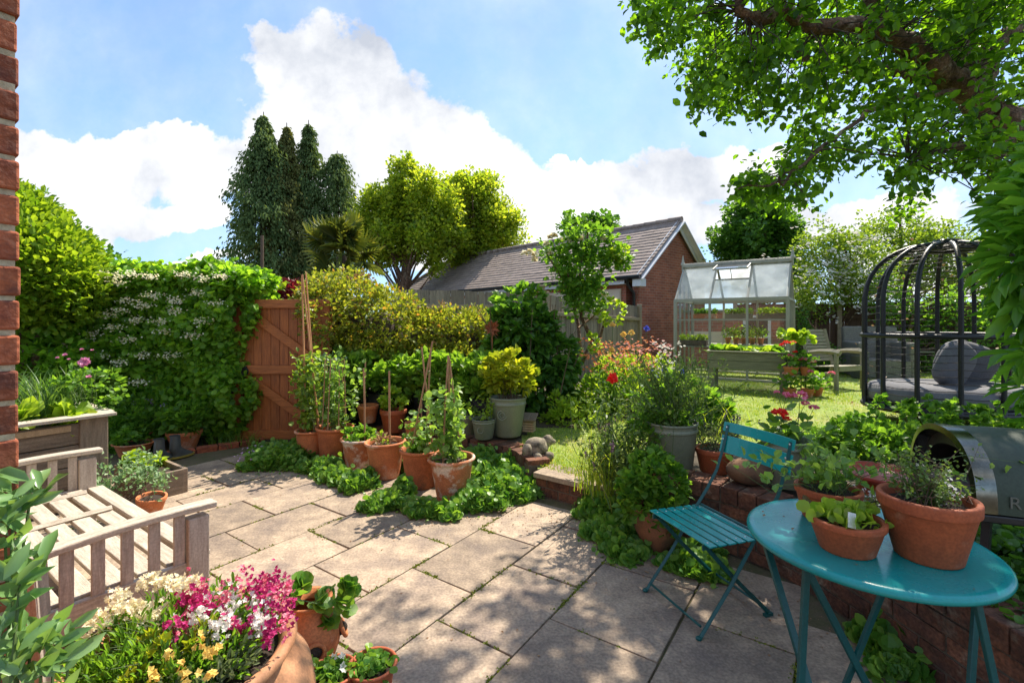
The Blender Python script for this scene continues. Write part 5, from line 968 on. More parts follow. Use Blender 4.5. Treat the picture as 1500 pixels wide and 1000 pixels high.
# ================================================================ GROUND COVER along the pots
def gcover(name, label, spots, m, l, dens=900, sh=3):
    nm = NM()
    for (px, py, rx, h) in spots:
        c = G(px, py, 0.0); n = int(dens*rx*rx*3.2/.1*(1+h)); a = rng.random(n)*6.28; rr = np.sqrt(rng.random(n)); sc_ = 1+.25*np.sin(a*3+px)+.12*np.sin(a*7)
        x = c[0]+rx*rr*np.cos(a)*sc_; y = c[1]+rx*.75*rr*np.sin(a)*sc_; z = h*.9*(1-rr**2)**.6*rng.uniform(.5, 1.0, n)*(.78+.3*np.sin(x*31+py)*np.cos(y*27))+rng.random(n)*.02; o = np.stack([x-c[0], y-c[1], np.full(n, .2)], 1)
        z += (rng.random(n) < .06)*rng.random(n)*.07; nm.leaves(np.stack([x, y, z], 1), nrm(nrm(o)*.8+rng.normal(size=(n, 3))*.6-(0, 0, .1)), l*rng.uniform(.5, 1.3, n), .55, mi=0, sh=sh, nk=.30, nb=(.1, -.45, .85))
        k = int(30*rx/.2); a = rng.random(k)*6.28; x = c[0]+rx*1.25*np.cos(a)*rng.uniform(.8, 1.15, k); y = c[1]+rx*.95*np.sin(a)*rng.uniform(.8, 1.15, k); nm.leaves(np.stack([x, y, rng.random(k)*.02+.004], 1), rdir(k, (0, 0, .1)), l*rng.uniform(.4, .9, k), .5, sh=1, nk=.4)
    return tag(nm.build(name, M[m]), label, 'ground cover', kind='stuff')
gcover('ground_cover', 'spreading round leaved ground cover between the patio and the row of pots', [(405, 683, .26, .20), (440, 672, .28, .22), (395, 665, .18, .1), (470, 690, .2, .12), (495, 706, .15, .12), (522, 716, .15, .12), (538, 706, .08, .14), (568, 742, .15, .10), (590, 730, .09, .18), (545, 748, .09, .04), (632, 754, .13, .07), (610, 750, .09, .05), (652, 756, .12, .05), (700, 742, .20, .15), (728, 728, .22, .20), (757, 714, .2, .18), (712, 716, .2, .22), (600, 690, .16, .22), (550, 682, .14, .2), (760, 728, .16, .1), (530, 668, .25, .22), (640, 668, .2, .2), (700, 690, .25, .24), (735, 700, .2, .24)], 'l_ivy', .036, 1000)
gcover('border_cover', 'low green plants filling the raised border around the small pots', [(520, 640, .3, .3), (590, 640, .3, .3), (640, 640, .3, .3), (690, 660, .25, .3), (480, 640, .25, .25)], 'l_mid', .045, 420, 1)
nm = NM(); q = G(372, 668, .1)+rng.normal(size=(60, 3))*(.1, .06, .05); blossoms(nm, q, .013, 0, 5); tag(nm.build('lavender_blue_flowers', M['p_lilac']), 'tiny lilac flowers on the left edge of the ground cover', 'flowers', kind='stuff')
gcover('ivy_cover', 'trailing ivy and weeds at the foot of the curved wall', [(892, 762, .2, .16), (905, 790, .2, .14), (918, 812, .14, .06), (875, 745, .14, .14), (1010, 830, .14, .06), (1035, 842, .12, .04), (1290, 950, .1, .08), (1310, 985, .1, .05), (1025, 815, .12, .05)], 'l_ivy', .04, 900)
nm = NM()   # creepers on the bed behind the table
n = 5200; x = rng.uniform(1.75, 3.6, n); y = rng.uniform(1.45, 2.6, n); nm.leaves(np.stack([x, y, hz(x, y)+rng.random(n)*.05], 1), rdir(n, (0, 0, .25)), rng.uniform(.025, .05, n), .5, sh=3, nk=.5)
tag(nm.build('ivy_bed', M['l_dark']), 'dark ivy carpet on the bed under the oven', 'ivy', kind='stuff')
# ================================================================ MIDDLE: wall-end plants
t = potted('tall terracotta urn on the patio in front of the wall, planted with herbs', (.925, 3.0, 0), .135, .085, .27, 'terra_old', 'urn'); foliage(t, 'l_mid', [(-.02, 0, .42, .22, .18, .2), (-.12, -.05, .3, .14, .1, .12), (.06, -.1, .22, .08, .05, .1)], 1500, .05, .5, 1, up=.3)
t = potted('big sage green pot of wispy herbs on top of the wall', (X(986, 3.4), 3.42, .375), .185, .14, .35, 'sage', 'flat')
nm = NM(); ends = [(rng.normal()*.26, rng.normal()*.18, .45+rng.random()*.42) for _ in range(80)]; stems(nm, ends, (0, 0, .3), .003, .06, bow=.12); nm.build('stem', M['stem'], t)
pts = np.concatenate([np.linspace(np.array(e)*(.4, .4, .7), e, 22) for e in ends]); nm = NM(); nm.leaves(pts, rdir(len(pts), (0, 0, .3)), rng.uniform(.03, .06, len(pts)), .12, sh=0); nm.build('foliage', M['l_herb'], t)
foliage(t, 'l_mid', [(0, 0, .40, .2, .17, .12), (-.18, 0, .3, .12, .1, .15)], 900, .06, .25, 0, name='lower_foliage')
nm = NM(); blossoms(nm, np.repeat(rel(t, 898, 556, 3.3)[None], 6, 0)+rng.normal(size=(6, 3))*.006, .045, 0, 5, up=(0, -.6, .5)); nm.tube([(-.1, 0, .4), rel(t, 903, 590, 3.3), rel(t, 898, 558, 3.3)], .002, 4, 1); nm.build('poppy', [M['p_red'], M['stem']], t)
t = T('border_perennials', 'tall mass of wispy perennials and lavender spilling over the step', 'plant', (X(905, 3.5), 3.5, .15)); nm = NM()
for c in ((-.05, 0, 0), (.1, .05, 0), (.2, -.1, 0), (-.15, .1, 0), (.25, .1, 0), (.05, -.2, -.1)): blades(nm, 60, c, .55, .42, w=.02, sr=.07, droop=.4)
nm.build('blades', M['l_grass'], t)
nm = NM(); ends = [(rng.normal()*.22+.08, rng.normal()*.16, .35+rng.random()*.55) for _ in range(70)]; stems(nm, ends, (0.08, 0, 0), .003, .1, bow=.1); nm.build('stem', M['stem'], t)
pts = np.concatenate([np.linspace(np.array(e)*(.5, .5, .25), e, 22) for e in ends]); nm = NM(); pts = pts+rng.normal(size=pts.shape)*.015; nm.leaves(pts, rdir(len(pts), (0, 0, .3)), rng.uniform(.03, .07, len(pts)), .2, sh=1); nm.build('foliage', M['l_herb'], t)
nm = NM()
for k in range(16): e = np.array((rng.uniform(-.25, .05), rng.normal()*.1, .3+rng.random()*.25)); nm.tube([(-.05, 0, 0), e*(.6, .6, .6), e], .002, 4, 1); nm.leaves(np.linspace(e-(0, 0, .07), e, 16), rdir(16, (0, 0, .5)), .016, .4, 0)
nm.build('flower_spike', [mat('purple_spike', (.22, .09, .17), rough=.8), M['stem']], t)
# tomato-like plants in front of the cage
t = T('leafy_plants', 'dense leafy green plants between the red dish and the cage seat', 'plant', (X(1350, 3.6), 3.6, float(hz(3, 3.6))-.04)); nm = NM()
ends = [(rng.uniform(-.55, .75), rng.normal()*.25, .16+rng.random()*.30) for _ in range(80)]; 
for e in ends: stems(nm, [e], (e[0]*.8, e[1]*.6, 0), .003, .03)
nm.build('stem', M['stem'], t); foliage(t, 'l_mid', [(x, rng.normal()*.1, .17, .2, .2, .15) for x in np.linspace(-.5, .75, 8)]+[(e[0], e[1], e[2], .06, .06, .05) for e in ends[:50]], 5600, .055, .42, 1, up=.3)
t = T('low_plants', 'low green plants along the bed between the geraniums and the cage seat', 'plant', (X(1240, 4.2), 4.2, float(hz(3, 4.2)))); foliage(t, 'l_mid', [(x, rng.normal()*.15, .05, .2, .2, .10) for x in np.linspace(-.5, .9, 9)], 2200, .05, .4, 1, up=.4)
nm = NM()
for x in np.linspace(-.3, .9, 8): blades(nm, 20, (x, 0, .0), .26, .14, w=.03, sr=.1)
nm.build('blades', M['l_mid'], t)
# ================================================================ FLOWER BED
t = T('flower_bed_plants', 'bushy bed of orange, salmon and yellow flowers before the picket fence', 'flowers', (X(915, 6.0), 6.0, .3))
foliage(t, 'l_lime', [(-.35, 0, .2, .35, .35, .22), (.0, .1, .35, .45, .4, .35), (.35, .2, .35, .4, .4, .35), (-.5, -.3, .1, .3, .3, .18), (.1, -.5, .15, .35, .35, .25), (.5, -.4, .2, .35, .3, .3)], 5000, .06, .38, 0, up=.5)
foliage(t, 'l_mid', [(0, 0, .2, .7, .5, .35)], 1800, .07, .4, 0, up=.5, name='lower_foliage')
for m, n, bx in (('p_orange', 150, (850, 960, 498, 548)), ('p_salmon', 70, (900, 985, 500, 540)), ('p_yel', 22, (860, 960, 500, 560)), ('p_white', 60, (955, 1000, 500, 560)), ('p_blue', 9, (950, 985, 530, 560))):
    nm = NM(); q = np.array([rel(t, rng.uniform(bx[0], bx[1]), rng.uniform(bx[2], bx[3]), rng.uniform(5.5, 6.2)) for _ in range(n)]); blossoms(nm, np.repeat(q, 2, 0)+rng.normal(size=(2*n, 3))*.02, .021, 0, 6); tag(nm.build('blossom', M[m], t), kind='stuff')
for (px, py, mi) in ((897, 476, 0), (913, 490, 0), (925, 488, 0), (947, 482, 1), (896, 512, 0), (1000, 545, 1)):
    nm = NM(); e = rel(t, px, py, 5.8); nm.tube([e*(.8, .8, 0)+(0, 0, .1), e*(.95, .95, .6), e], .003, 4, 2); blossoms(nm, e[None].repeat(3, 0), .045, mi, 9, up=(0, -.8, .6), k=.3); nm.build('tall_flower', [M['p_yel'], M['p_blue'], M['stem']], t)
t = T('broad_leaf_plant', 'broad leaved dark green plant between the flower bed and the sage green pot', 'plant', (X(985, 4.9), 4.9, .3)); foliage(t, 'l_mid', [(0, 0, .28, .38, .3, .28), (.3, 0, .2, .25, .25, .2)], 1100, .13, .42, 1, up=.5); nm = NM(); blades(nm, 90, (.15, -.2, 0), .62, .4, w=.02, sr=.2); nm.build('blades', M['l_grass'], t)
t = T('hosta_clump', 'light green grassy clump at the edge of the lawn under the dark shrub', 'plant', (X(838, 5.4), 5.4, .25)); foliage(t, 'l_lime', [(0, 0, .10, .35, .25, .14), (.4, .1, .1, .25, .2, .13), (-.2, .1, .15, .25, .2, .2)], 1500, .07, .3, 0, up=.5)
# dark broadleaf shrub
t = T('dark_shrub', 'tall dark green shrub with pointed leaves behind the big sage green pot', 'shrub', (X(775, 5.9), 5.9, .2)); nm = NM(); ends = [(rng.normal()*.35, rng.normal()*.3, .5+rng.random()*1.0) for _ in range(26)]; stems(nm, ends, (0, 0, 0), .01, .1); nm.build('stem', M['stemb'], t)
foliage(t, 'l_dark', [(0, 0, .5, .55, .4, .45), (-.1, 0, 1.1, .40, .35, .40), (.25, 0, .75, .35, .3, .35)], 3200, .13, .36, 1, up=.1, droop=.2); foliage(t, 'l_mid', [(-.12, 0, 1.45, .30, .25, .25), (-.25, 0, 1.1, .25, .3, .3)], 700, .11, .38, 1, up=.3, name='upper_foliage')
# rose tree
t = T('rose_tree', 'standard rose tree with white blooms and a twisted bare trunk before the picket fence', 'rose tree', (X(822, 6.4), 6.4, .25)); R_ = lambda px, py, Y: rel(t, px, py, Y)
nm = NM(); 
for path, r0 in (([(824, 590), (835, 560), (852, 530), (868, 500), (852, 465), (848, 430)], .045), ([(838, 560), (850, 510), (846, 470), (838, 440), (832, 400)], .03), ([(860, 520), (880, 492), (888, 460), (880, 420)], .022), ([(820, 560), (812, 530), (800, 515)], .015), ([(848, 430), (850, 390), (860, 350), (862, 325)], .02), ([(848, 440), (880, 400), (910, 365)], .018), ([(842, 440), (815, 395), (800, 370)], .018), ([(848, 480), (880, 455), (900, 440)], .015)):
    nm.tube([R_(a, b_, 6.4+.08*math.sin(i*2.1+a)) for i, (a, b_) in enumerate(path)], np.linspace(r0, r0*.5, len(path)), 7)
nm.build('trunk', M['bark'], t, smooth=True)
foliage(t, 'l_mid', [(*R_(850, 395, 6.4), .42, .35, .40), (*R_(858, 350, 6.4), .35, .25, .25), (*R_(905, 375, 6.3), .25, .2, .16), (*R_(815, 365, 6.5), .25, .2, .14), (*R_(855, 440, 6.3), .30, .25, .22), (*R_(835, 330, 6.4), .16, .14, .12)], 3900, .065, .5, 1, up=.3, ncl=230, cr=.10, shell=.2)
foliage(t, 'l_lime', [(*R_(895, 455, 6.2), .18, .15, .20), (*R_(860, 505, 6.2), .16, .12, .14), (*R_(912, 372, 6.2), .18, .12, .08)], 420, .065, .5, 1, name='young_foliage')
nm = NM()
for (px, py) in ((783, 372), (800, 358), (776, 369), (783, 380), (806, 347), (822, 353), (835, 352), (850, 350), (882, 350), (886, 431), (902, 440), (805, 370), (768, 372), (812, 345)):
    nm = NM(); q = nrm(rng.normal(size=(9, 3)))*.02+R_(px, py, 6.3); blossoms(nm, q, .05, 0, 6, k=.6); nm.build('flower', M['p_cream'], t)

# ---------------------------------------------------------------- litter
nm = NM(); n = 900; q = grid(0, 0)[None].repeat(n, 0); a = rng.uniform(-4.3, -.1, n); b_ = rng.uniform(1.0, 5.2, n); p = np.stack([a*CA+b_*SA, -a*SA+b_*CA, np.full(n, .003)], 1)
edge = np.array([(-2.6, 5.0), (-1.9, 4.5), (-1.2, 3.85), (-.6, 3.45), (.0, 3.55), (.45, 3.35), (.8, 2.85), (1.25, 2.7), (1.45, 2.2)])
k = 700; j = rng.integers(0, len(edge)-1, k); f = rng.random(k)[:, None]; e = edge[j]*(1-f)+edge[j+1]*f+rng.normal(size=(k, 2))*.13; p = np.concatenate([p[:240], np.concatenate([e, np.full((k, 1), .003)], 1)])
a = rng.random(16)*6.28; r_ = .33*np.sqrt(rng.random(16)); p = np.concatenate([p, np.stack([1.222+r_*np.cos(a), 1.635+r_*np.sin(a), np.full(16, .703)], 1)]); D = rdir(len(p)); D[:, 2] = rng.random(len(p))*.25; nm.leaves(p, nrm(D), rng.uniform(.005, .017, len(p)), .4, sh=0, nb=(0, 0, 1), nk=.3)
tag(nm.build('fallen_leaves', M['l_dry']), 'tiny dry leaves and petals scattered on the paving and the table top', 'leaf litter', kind='stuff')
# ================================================================ HEDGES AND TREES
def E(px, py, Y, rx, ry, rd): return (*P(px, py, Y), rx*Y/F, rd, ry*Y/F)
def shell_leaves(nm, n, x0, x1, y0, y1, z0, z1, l, w, sh, bump=.09, mi=0, top=True, fx=3.1):
    """leaves over the front, top and ends of a hedge block"""
    A = [('f', (x1-x0)*(z1-z0)), ('t', (x1-x0)*(y1-y0)), ('e', (y1-y0)*(z1-z0))]; tot = sum(a for _, a in A)
    for k, a in A:
        m = int(n*a/tot*(.8 if k != 'f' else 1.1)); x = rng.uniform(x0, x1, m); y = rng.uniform(y0, y1, m); z = rng.uniform(z0, z1, m)
        if k == 'f': y = y0; nr_ = (0, -1, .35)
        elif k == 't': z = z1; nr_ = (0, -.2, 1)
        else: x = np.where(rng.random(m) < .85, x1, x0); nr_ = (1, -.4, .3)
        x = x+0*z; y = y+0*x; z = z+0*x
        wv = bump*(np.sin(x*fx+1.7*np.sin(z*2.3))*np.sin(z*3.7+x)+.5*np.sin(x*8.1+z*6.3))+bump*.5*rng.normal(size=m)
        p = np.stack([x, y, z], 1)+np.array(nr_)*wv[:, None]; p[:, 2] = np.maximum(p[:, 2], z0)
        nm.leaves(p, nrm(rdir(m)+(0, 0, -.35)+np.array(nr_)*.5), l*rng.uniform(.6, 1.2, m), w, mi, sh, nb=(nr_[0]*.5, nr_[1]*.6, .75), nk=.9)
hx0, hx1, hy0 = -6.6, X(362, 5.75), 5.62
t = T('beech_hedge', 'tall clipped green hedge with sprays of cream elder flowers left of the gate', 'hedge', (-4.5, 6.0, 0)); nm = NM(); shell_leaves(nm, 46000, hx0, hx1-.05, hy0, hy0+.9, .1, 2.0, .07, .6, 1, .11); nm.build('foliage', M['l_hedge'], t, w=True)
nm = NM(); shell_leaves(nm, 3600, hx0, hx1+.1, hy0, hy0+.9, 1.88, 2.03, .07, .6, 1, .08); nm.build('painted_sunlit_tips', M['l_laurel'], t, w=True)  # brighter leaf colour paints sunlight along the hedge top
foliage(t, 'l_hedge', [E(372, 412, 5.75, 26, 14, .3), E(350, 420, 5.75, 30, 22, .3)], 1500, .07, .6, 1, world=True, name='overhang')
nm = NM(); nm.box(((hx0+hx1-.3)/2, hy0+.5, .93), (hx1-hx0-.3, .62, 1.84)); nm.build('dark_shade_core', M['barkd'], t, w=True)  # solid dark block standing in for the shade deep inside the hedge
nm = NM(); q = []
for (px, py) in ((190, 440), (180, 455), (205, 468), (240, 470), (140, 487), (130, 497), (283, 491), (115, 500), (160, 462), (228, 433), (300, 408), (150, 400), (170, 405), (205, 560), (245, 485), (190, 497), (272, 402), (260, 440), (142, 405), (215, 448), (175, 415), (150, 520), (262, 455), (290, 430), (320, 445), (210, 520), (180, 530), (255, 520), (300, 470), (225, 405), (195, 402), (325, 405), (170, 480), (120, 470), (98, 505)):
    c = P(px, py, 5.42); k = 55; c = c+(0, -.04, 0); p = rng.normal(size=(k, 3))*(.055, .035, .02)+c; nm = NM(); nm.leaves(p, rdir(k), .024, .5, 0, 0); nm.build('flower_head', M['p_cream'], t, w=True)
t = T('laurel_bush', 'big bright yellow green laurel bush rising above the hedge by the house', 'bush', (X(50, 5.2), 5.2, 0))
EL = [E(45, 400, 5.2, 85, 80, .6), E(20, 350, 5.2, 60, 70, .5), E(70, 420, 5.2, 62, 50, .5), E(0, 330, 5.2, 50, 60, .5), E(85, 445, 5.2, 45, 30, .4)]
foliage(t, 'l_laurel', EL, 17000, .085, .36, 1, up=.6, world=True, ncl=1300, cr=.12, shell=.8)
foliage(t, 'l_hedge', [E(45, 500, 5.25, 75, 60, .4), E(90, 540, 5.3, 60, 60, .3)], 1800, .10, .42, 1, world=True, name='lower_foliage')
nm = NM(); nm.ball(P(30, 400, 5.3), (.42, .35, .42), n=16); nm.build('dark_shade_core', M['barkd'], t, w=True)  # solid dark ball, its colour imitating shade within the laurel
nm = NM(); [nm.tube([(X(30+d, 5.3), 5.3, 0), (X(35+d*2, 5.3), 5.3, 1.2), P(40+d*3, 380, 5.3)], [.05, .04, .02], 8) for d in (-10, 0, 10)]; nm.build('trunk', M['bark'], t, w=True)
# mixed mound right of the gate
t = T('hedge_mound', 'rounded mound of fine yellow tinged foliage right of the gate', 'hedge', (-1.8, 6.4, 0))
EL = [E(505, 470, 6.3, 68, 72, .6), E(560, 490, 6.3, 70, 68, .6), E(470, 455, 6.3, 35, 48, .45), E(620, 505, 6.5, 60, 50, .5), E(670, 510, 6.6, 60, 58, .5), E(700, 500, 6.7, 40, 45, .4), E(535, 540, 6.2, 90, 50, .5), E(640, 550, 6.2, 90, 45, .5), E(470, 520, 6.2, 40, 60, .4), E(476, 455, 5.72, 30, 52, .25)]
foliage(t, 'l_mound', EL, 36000, .058, .42, 0, up=.35, world=True, ncl=2600, cr=.10, shell=.8)
nm = NM(); [nm.ball(e[:3], (e[3]*.45, e[4]*.45, e[5]*.5), n=14) for e in EL[:-1]]; nm.build('dark_shade_core', M['barkd'], t, w=True)  # solid dark balls under the leaves, inner shade put into their colour
foliage(t, 'l_dry', [E(540, 410, 6.2, 30, 8, .2), E(620, 445, 6.4, 50, 8, .2)], 170, .05, .3, 0, world=True, name='dry_shoots')
t = T('purple_acer', 'small purple red acer showing above the gate', 'tree', (X(418, 7.4), 7.4, 0)); foliage(t, 'l_purple', [E(413, 424, 7.4, 20, 12, .3), E(435, 432, 7.4, 30, 18, .3)], 2200, .07, .25, 0, world=True); nm = NM(); nm.tube([(X(420, 7.4), 7.4, 0), (X(418, 7.4), 7.4, 1.0), P(415, 430, 7.4)], [.03, .025, .01], 7); nm.build('trunk', M['bark'], t, w=True)
def limbs(nm, base, top, C, r0, k=14, seed=0):
    base = np.array(base); top = np.array(top); ax_ = lambda f: base+(top-base)*f+np.array((math.sin(f*5+seed)*.03, math.cos(f*4)*.03, 0))*np.linalg.norm(top-base)
    nm.tube([ax_(f) for f in np.linspace(0, 1, 8)], np.linspace(r0, r0*.25, 8), 10)
    for c in C[rng.choice(len(C), min(k, len(C)), replace=False)]:
        f = np.clip((c[2]-base[2])/(top[2]-base[2])-.25, .2, .9); a = ax_(f); m_ = (a+c)/2+(0, 0, .08*np.linalg.norm(c-a)); nm.tube([a, (a+m_)/2+rng.normal(size=3)*.03, m_, c], np.array([.32, .25, .18, .06])*r0, 6, cap=False)
def rough(EL, k=5):
    out = [tuple(e[:3])+tuple(np.array(e[3:])*.88) for e in EL]
    for e in EL:
        c, r = np.array(e[:3]), np.array(e[3:])
        for _ in range(k):
            d = nrm(rng.normal(size=3)+(0, -.2, .45)); f = rng.uniform(.22, .40); s_ = r*f*np.array((.8, .8, 1.35)); out.append((*(c+d*r*rng.uniform(.85, 1.02)), *s_))
    return np.array(out)
def tree(name, label, px, Y, gz, EL, m, n, l, w=.45, sh=0, r0=.2, k=16, ncl=None, cr=None, shell=.35, up=.3, cat='tree', top=None, group=None, tm='bark'):
    t = T(name, label, cat, (X(px, Y), Y, gz), 0, group); EL = rough(EL); o, C = foliage(t, m, EL, n, l, w, sh, up=up, world=True, ncl=ncl, cr=cr, shell=shell, name='crown')
    nm = NM(); tp = top if top is not None else P(px, 0, Y)*0+np.array((X(px, Y), Y, EL[:, 2].max())); limbs(nm, (X(px, Y), Y, gz), tp, C, r0, k, px); nm.build('trunk', M[tm], t, w=True, smooth=True); return t
tree('maple_tree', 'tall golden green tree just right of the palm, behind the garage', 600, 19, 0, [E(600, 300, 19, 48, 48, 1.3), E(592, 262, 19, 25, 28, .8), E(560, 310, 19, 36, 36, 1), E(625, 340, 19, 60, 55, 1.4), E(575, 355, 19, 50, 50, 1.3), E(535, 350, 19, 32, 40, 1), E(540, 300, 19, 18, 18, .6)], 'l_gold', 30000, .15, .42, 0, .22, 34, 1250, .30, .15, tm='bark')
tree('maple_tree', 'golden green tree with a broad crown above the garage roof', 700, 21, 0, [E(690, 300, 21, 45, 42, 1.4), E(700, 268, 21, 26, 16, .7), E(730, 320, 21, 36, 32, 1), E(670, 340, 21, 60, 45, 1.4), E(740, 350, 21, 28, 22, .8), E(650, 290, 21, 25, 25, .8), E(690, 370, 21, 60, 30, 1), E(750, 328, 21, 14, 12, .4)], 'l_gold', 27000, .16, .42, 0, .22, 34, 1100, .32, .15)
# conifers
def conifer(label, px, Y, gz, apy, rpx, m, n, l=.42, pw=.88, lean=0):
    base = np.array((X(px, Y), Y, gz)); top = P(px+lean, apy, Y); Ht = top[2]-gz; Rm = rpx*Y/F; t = T('conifer', label, 'conifer', base, 0, 'tall conifers behind the gate')
    n = int(n*1.5); nb_ = n//26; f = rng.random(nb_)**.85*.98; a = rng.random(nb_)*6.28; R = Rm*1.12*np.clip(((1-f)**(pw-.1))*1.02, 0, 1)*rng.uniform(.6, 1.2, nb_); fr = rng.uniform(.55, 1, nb_)
    R = R*(1+.22*np.sin(f*17+a*2+px)+.12*np.sin(f*41+a*3)); C = base+(top-base)*f[:, None]+np.stack([R*fr*np.cos(a), R*fr*np.sin(a), np.zeros(nb_)], 1); O = np.stack([np.cos(a), np.sin(a), np.full(nb_, -.1)], 1)
    tt = rng.random((nb_, 26, 1)); p = C[:, None]+O[:, None]*(tt-.5)*.7*np.minimum(1, R[:, None, None]*1.2+.15)+rng.normal(size=(nb_, 26, 3))*(.13, .13, .16)*np.minimum(1, R[:, None, None]*1.1+.12)-np.array((0, 0, 1.))*tt**2*.35
    p = p.reshape(-1, 3); d = nrm(np.repeat(O, 26, 0)*.5+(0, 0, -.9)+rng.normal(size=p.shape)*.35); nm = NM(); nm.leaves(p, d, l*rng.uniform(.5, 1.1, len(p))*.62, .22, sh=0, nb=(0, -.3, .4)); nm.build('crown', M[m], t, w=True)
    nm = NM(); nm.tube([base, (base+top)/2, top], [.28, .16, .02], 8); k = 40
    for i in range(k): g = .08+.88*i/k; b0 = base+(top-base)*g; aa = i*2.4; rr = Rm*(1-g)**pw*.7; nm.tube([b0, b0+(rr*math.cos(aa)*.5, rr*math.sin(aa)*.5, .1), b0+(rr*math.cos(aa), rr*math.sin(aa), -.1)], [.05, .035, .01], 5, cap=False)
    nm.build('trunk', M['barkd'], t, w=True)
conifer('tallest dark conifer at the left of the group, its tip bent over', 384, 25, 0, 164, 66, 'l_conif', 17000, lean=2)
conifer('brown tinged conifer second from the left of the group', 420, 25.6, 0, 180, 50, 'l_conifb', 13000, lean=0)
conifer('slender pointed conifer third from the left of the group', 452, 26.2, 0, 176, 34, 'l_conif', 9000, pw=.72)
conifer('shortest conifer at the right of the group', 494, 27, 0, 221, 46, 'l_conif', 10500, pw=.62)
nm = NM(); nm.tube([(X(384, 11), 11, 0), P(384, 345, 11)], [.045, .035], 8); tag(nm.build('utility_pole', M['stemb']), 'thin brown pole standing in front of the tallest conifer', 'pole')
# palm
pl = P(500, 375, 11); t = T('fan_palm', 'fan palm with stiff yellow tipped fronds above the hedge mound', 'palm', (pl[0], 11, 0)); nm = NM(); nm.tube([(pl[0], 11, 0), (pl[0]+.05, 11, 1.5), pl], [.13, .12, .11], 10); nm.build('trunk', M['barkd'], t, w=True)
for i in range(30):
    a = rng.random()*6.28; e = rng.uniform(-.9, 1.4); d = np.array((math.cos(a)*math.cos(e), math.sin(a)*math.cos(e), math.sin(e))); pc_ = pl+d*rng.uniform(.45, .62); nm = NM(); nm.tube([pl, (pl+pc_)/2+(0, 0, .04), pc_], .012, 4, 1, cap=False)
    u = nrm(np.cross(d, rng.normal(size=3))); k = 24; th = np.linspace(-2.1, 2.1, k); dd = nrm(d*np.cos(th)[:, None]+u*np.sin(th)[:, None]+(0, 0, -.12)); nm.leaves(np.repeat(pc_[None], k, 0), dd, .56*np.cos(th*.35), .055, 0, 1, N=np.repeat(nrm(np.cross(d, u))[None], k, 0)); nm.build('frond', [M['l_palm'], M['stem']], t, w=True)
tree('ivy_clad_tree', 'dense dark green tree rising behind the greenhouse', 1110, 13.5, .2, [E(1105, 340, 13.5, 55, 45, 1), E(1100, 312, 13.5, 35, 24, .7), E(1075, 360, 13.5, 36, 38, .8), E(1140, 370, 13.5, 34, 60, .8), E(1165, 430, 12.5, 20, 60, .5), E(1120, 400, 13.5, 50, 50, .8), E(1150, 340, 13.5, 22, 30, .6)], 'l_dark', 17000, .12, .5, 0, .18, 20, 800, .22, .35)
tree('blossom_shrub', 'tall shrub sprinkled with pale pink blossom right of the greenhouse', 1235, 10.8, .3, [E(1225, 400, 10.8, 62, 55, .8), E(1205, 360, 10.8, 36, 28, .6), E(1270, 390, 10.8, 45, 45, .7), E(1250, 425, 10.6, 50, 26, .6), E(1200, 440, 10.6, 32, 30, .5)], 'l_light', 10500, .07, .45, 0, .07, 26, 480, .2, .3)
st = [o for o in COL.objects if o.name.startswith('blossom_shrub')][0]; nm = NM(); q = np.array([P(rng.normal(1225, 28), rng.normal(395, 30), rng.uniform(10.0, 10.6)) for _ in range(170)]); blossoms(nm, np.repeat(q, 4, 0)+rng.normal(size=(680, 3))*.03, .04, 0, 5); nm.build('blossom', M['p_white'], st, w=True)
tree('light_tree', 'airy pale green tree above the cage seat', 1320, 13.5, .3, [E(1330, 365, 13.5, 62, 34, 1), E(1290, 345, 13.5, 34, 24, .7), E(1370, 350, 13.5, 40, 22, .7), E(1345, 410, 13.5, 62, 30, .8), E(1410, 400, 13.5, 60, 55, 1), E(1470, 380, 13.5, 60, 70, 1), E(1300, 330, 13.5, 10, 22, .4), E(1350, 325, 13.5, 10, 20, .4), E(1265, 345, 13.5, 12, 14, .3)], 'l_light', 16000, .09, .45, 0, .1, 26, 560, .26, .1)
tree('screen_shrub', 'mixed green shrubs along the dark fence behind the rattan chair', 1330, 10.2, .3, [E(1330, 480, 10.2, 55, 36, .4), E(1400, 480, 10, 55, 48, .5), E(1300, 440, 10.2, 30, 30, .4), E(1460, 500, 9.5, 60, 50, .5), E(1385, 545, 9.9, 70, 20, .4)], 'l_mid', 6500, .085, .45, 0, .06, 14, 420, .2, .3, cat='shrub')
tree('cypress_bush', 'dense fine green bush at the foot of the fence right of the greenhouse', 1195, 9.9, .3, [E(1195, 520, 9.9, 26, 34, .4), E(1225, 540, 9.9, 30, 20, .4), E(1180, 500, 10.2, 20, 40, .4)], 'l_dark', 3200, .06, .35, 0, .05, 8, 220, .14, .5, cat='shrub')
tree('distant_tree', 'small dark tree just visible above the hedge near the laurel', 128, 17, 0, [E(125, 385, 17, 25, 28, .8), E(100, 370, 17, 30, 30, .8), E(142, 402, 17, 12, 12, .5)], 'l_mid', 2400, .18, .5, 0, .12, 8, 150, .35, .3)
tree('distant_tree', 'dark tree top showing over the garage ridge behind the rose tree', 885, 24, 0, [E(875, 335, 24, 30, 18, 1), E(845, 335, 24, 14, 14, .6)], 'l_dark', 1500, .24, .5, 0, .15, 8, 90, .4, .3)
tree('background_trees', 'green shrubbery beyond the gate, glimpsed under it', 420, 9.5, 0, [E(440, 520, 9.5, 90, 70, .4), E(330, 500, 9.5, 60, 60, .4)], 'l_mid', 2500, .1, .5, 0, .06, 8, 160, .3, .3, cat='shrub')
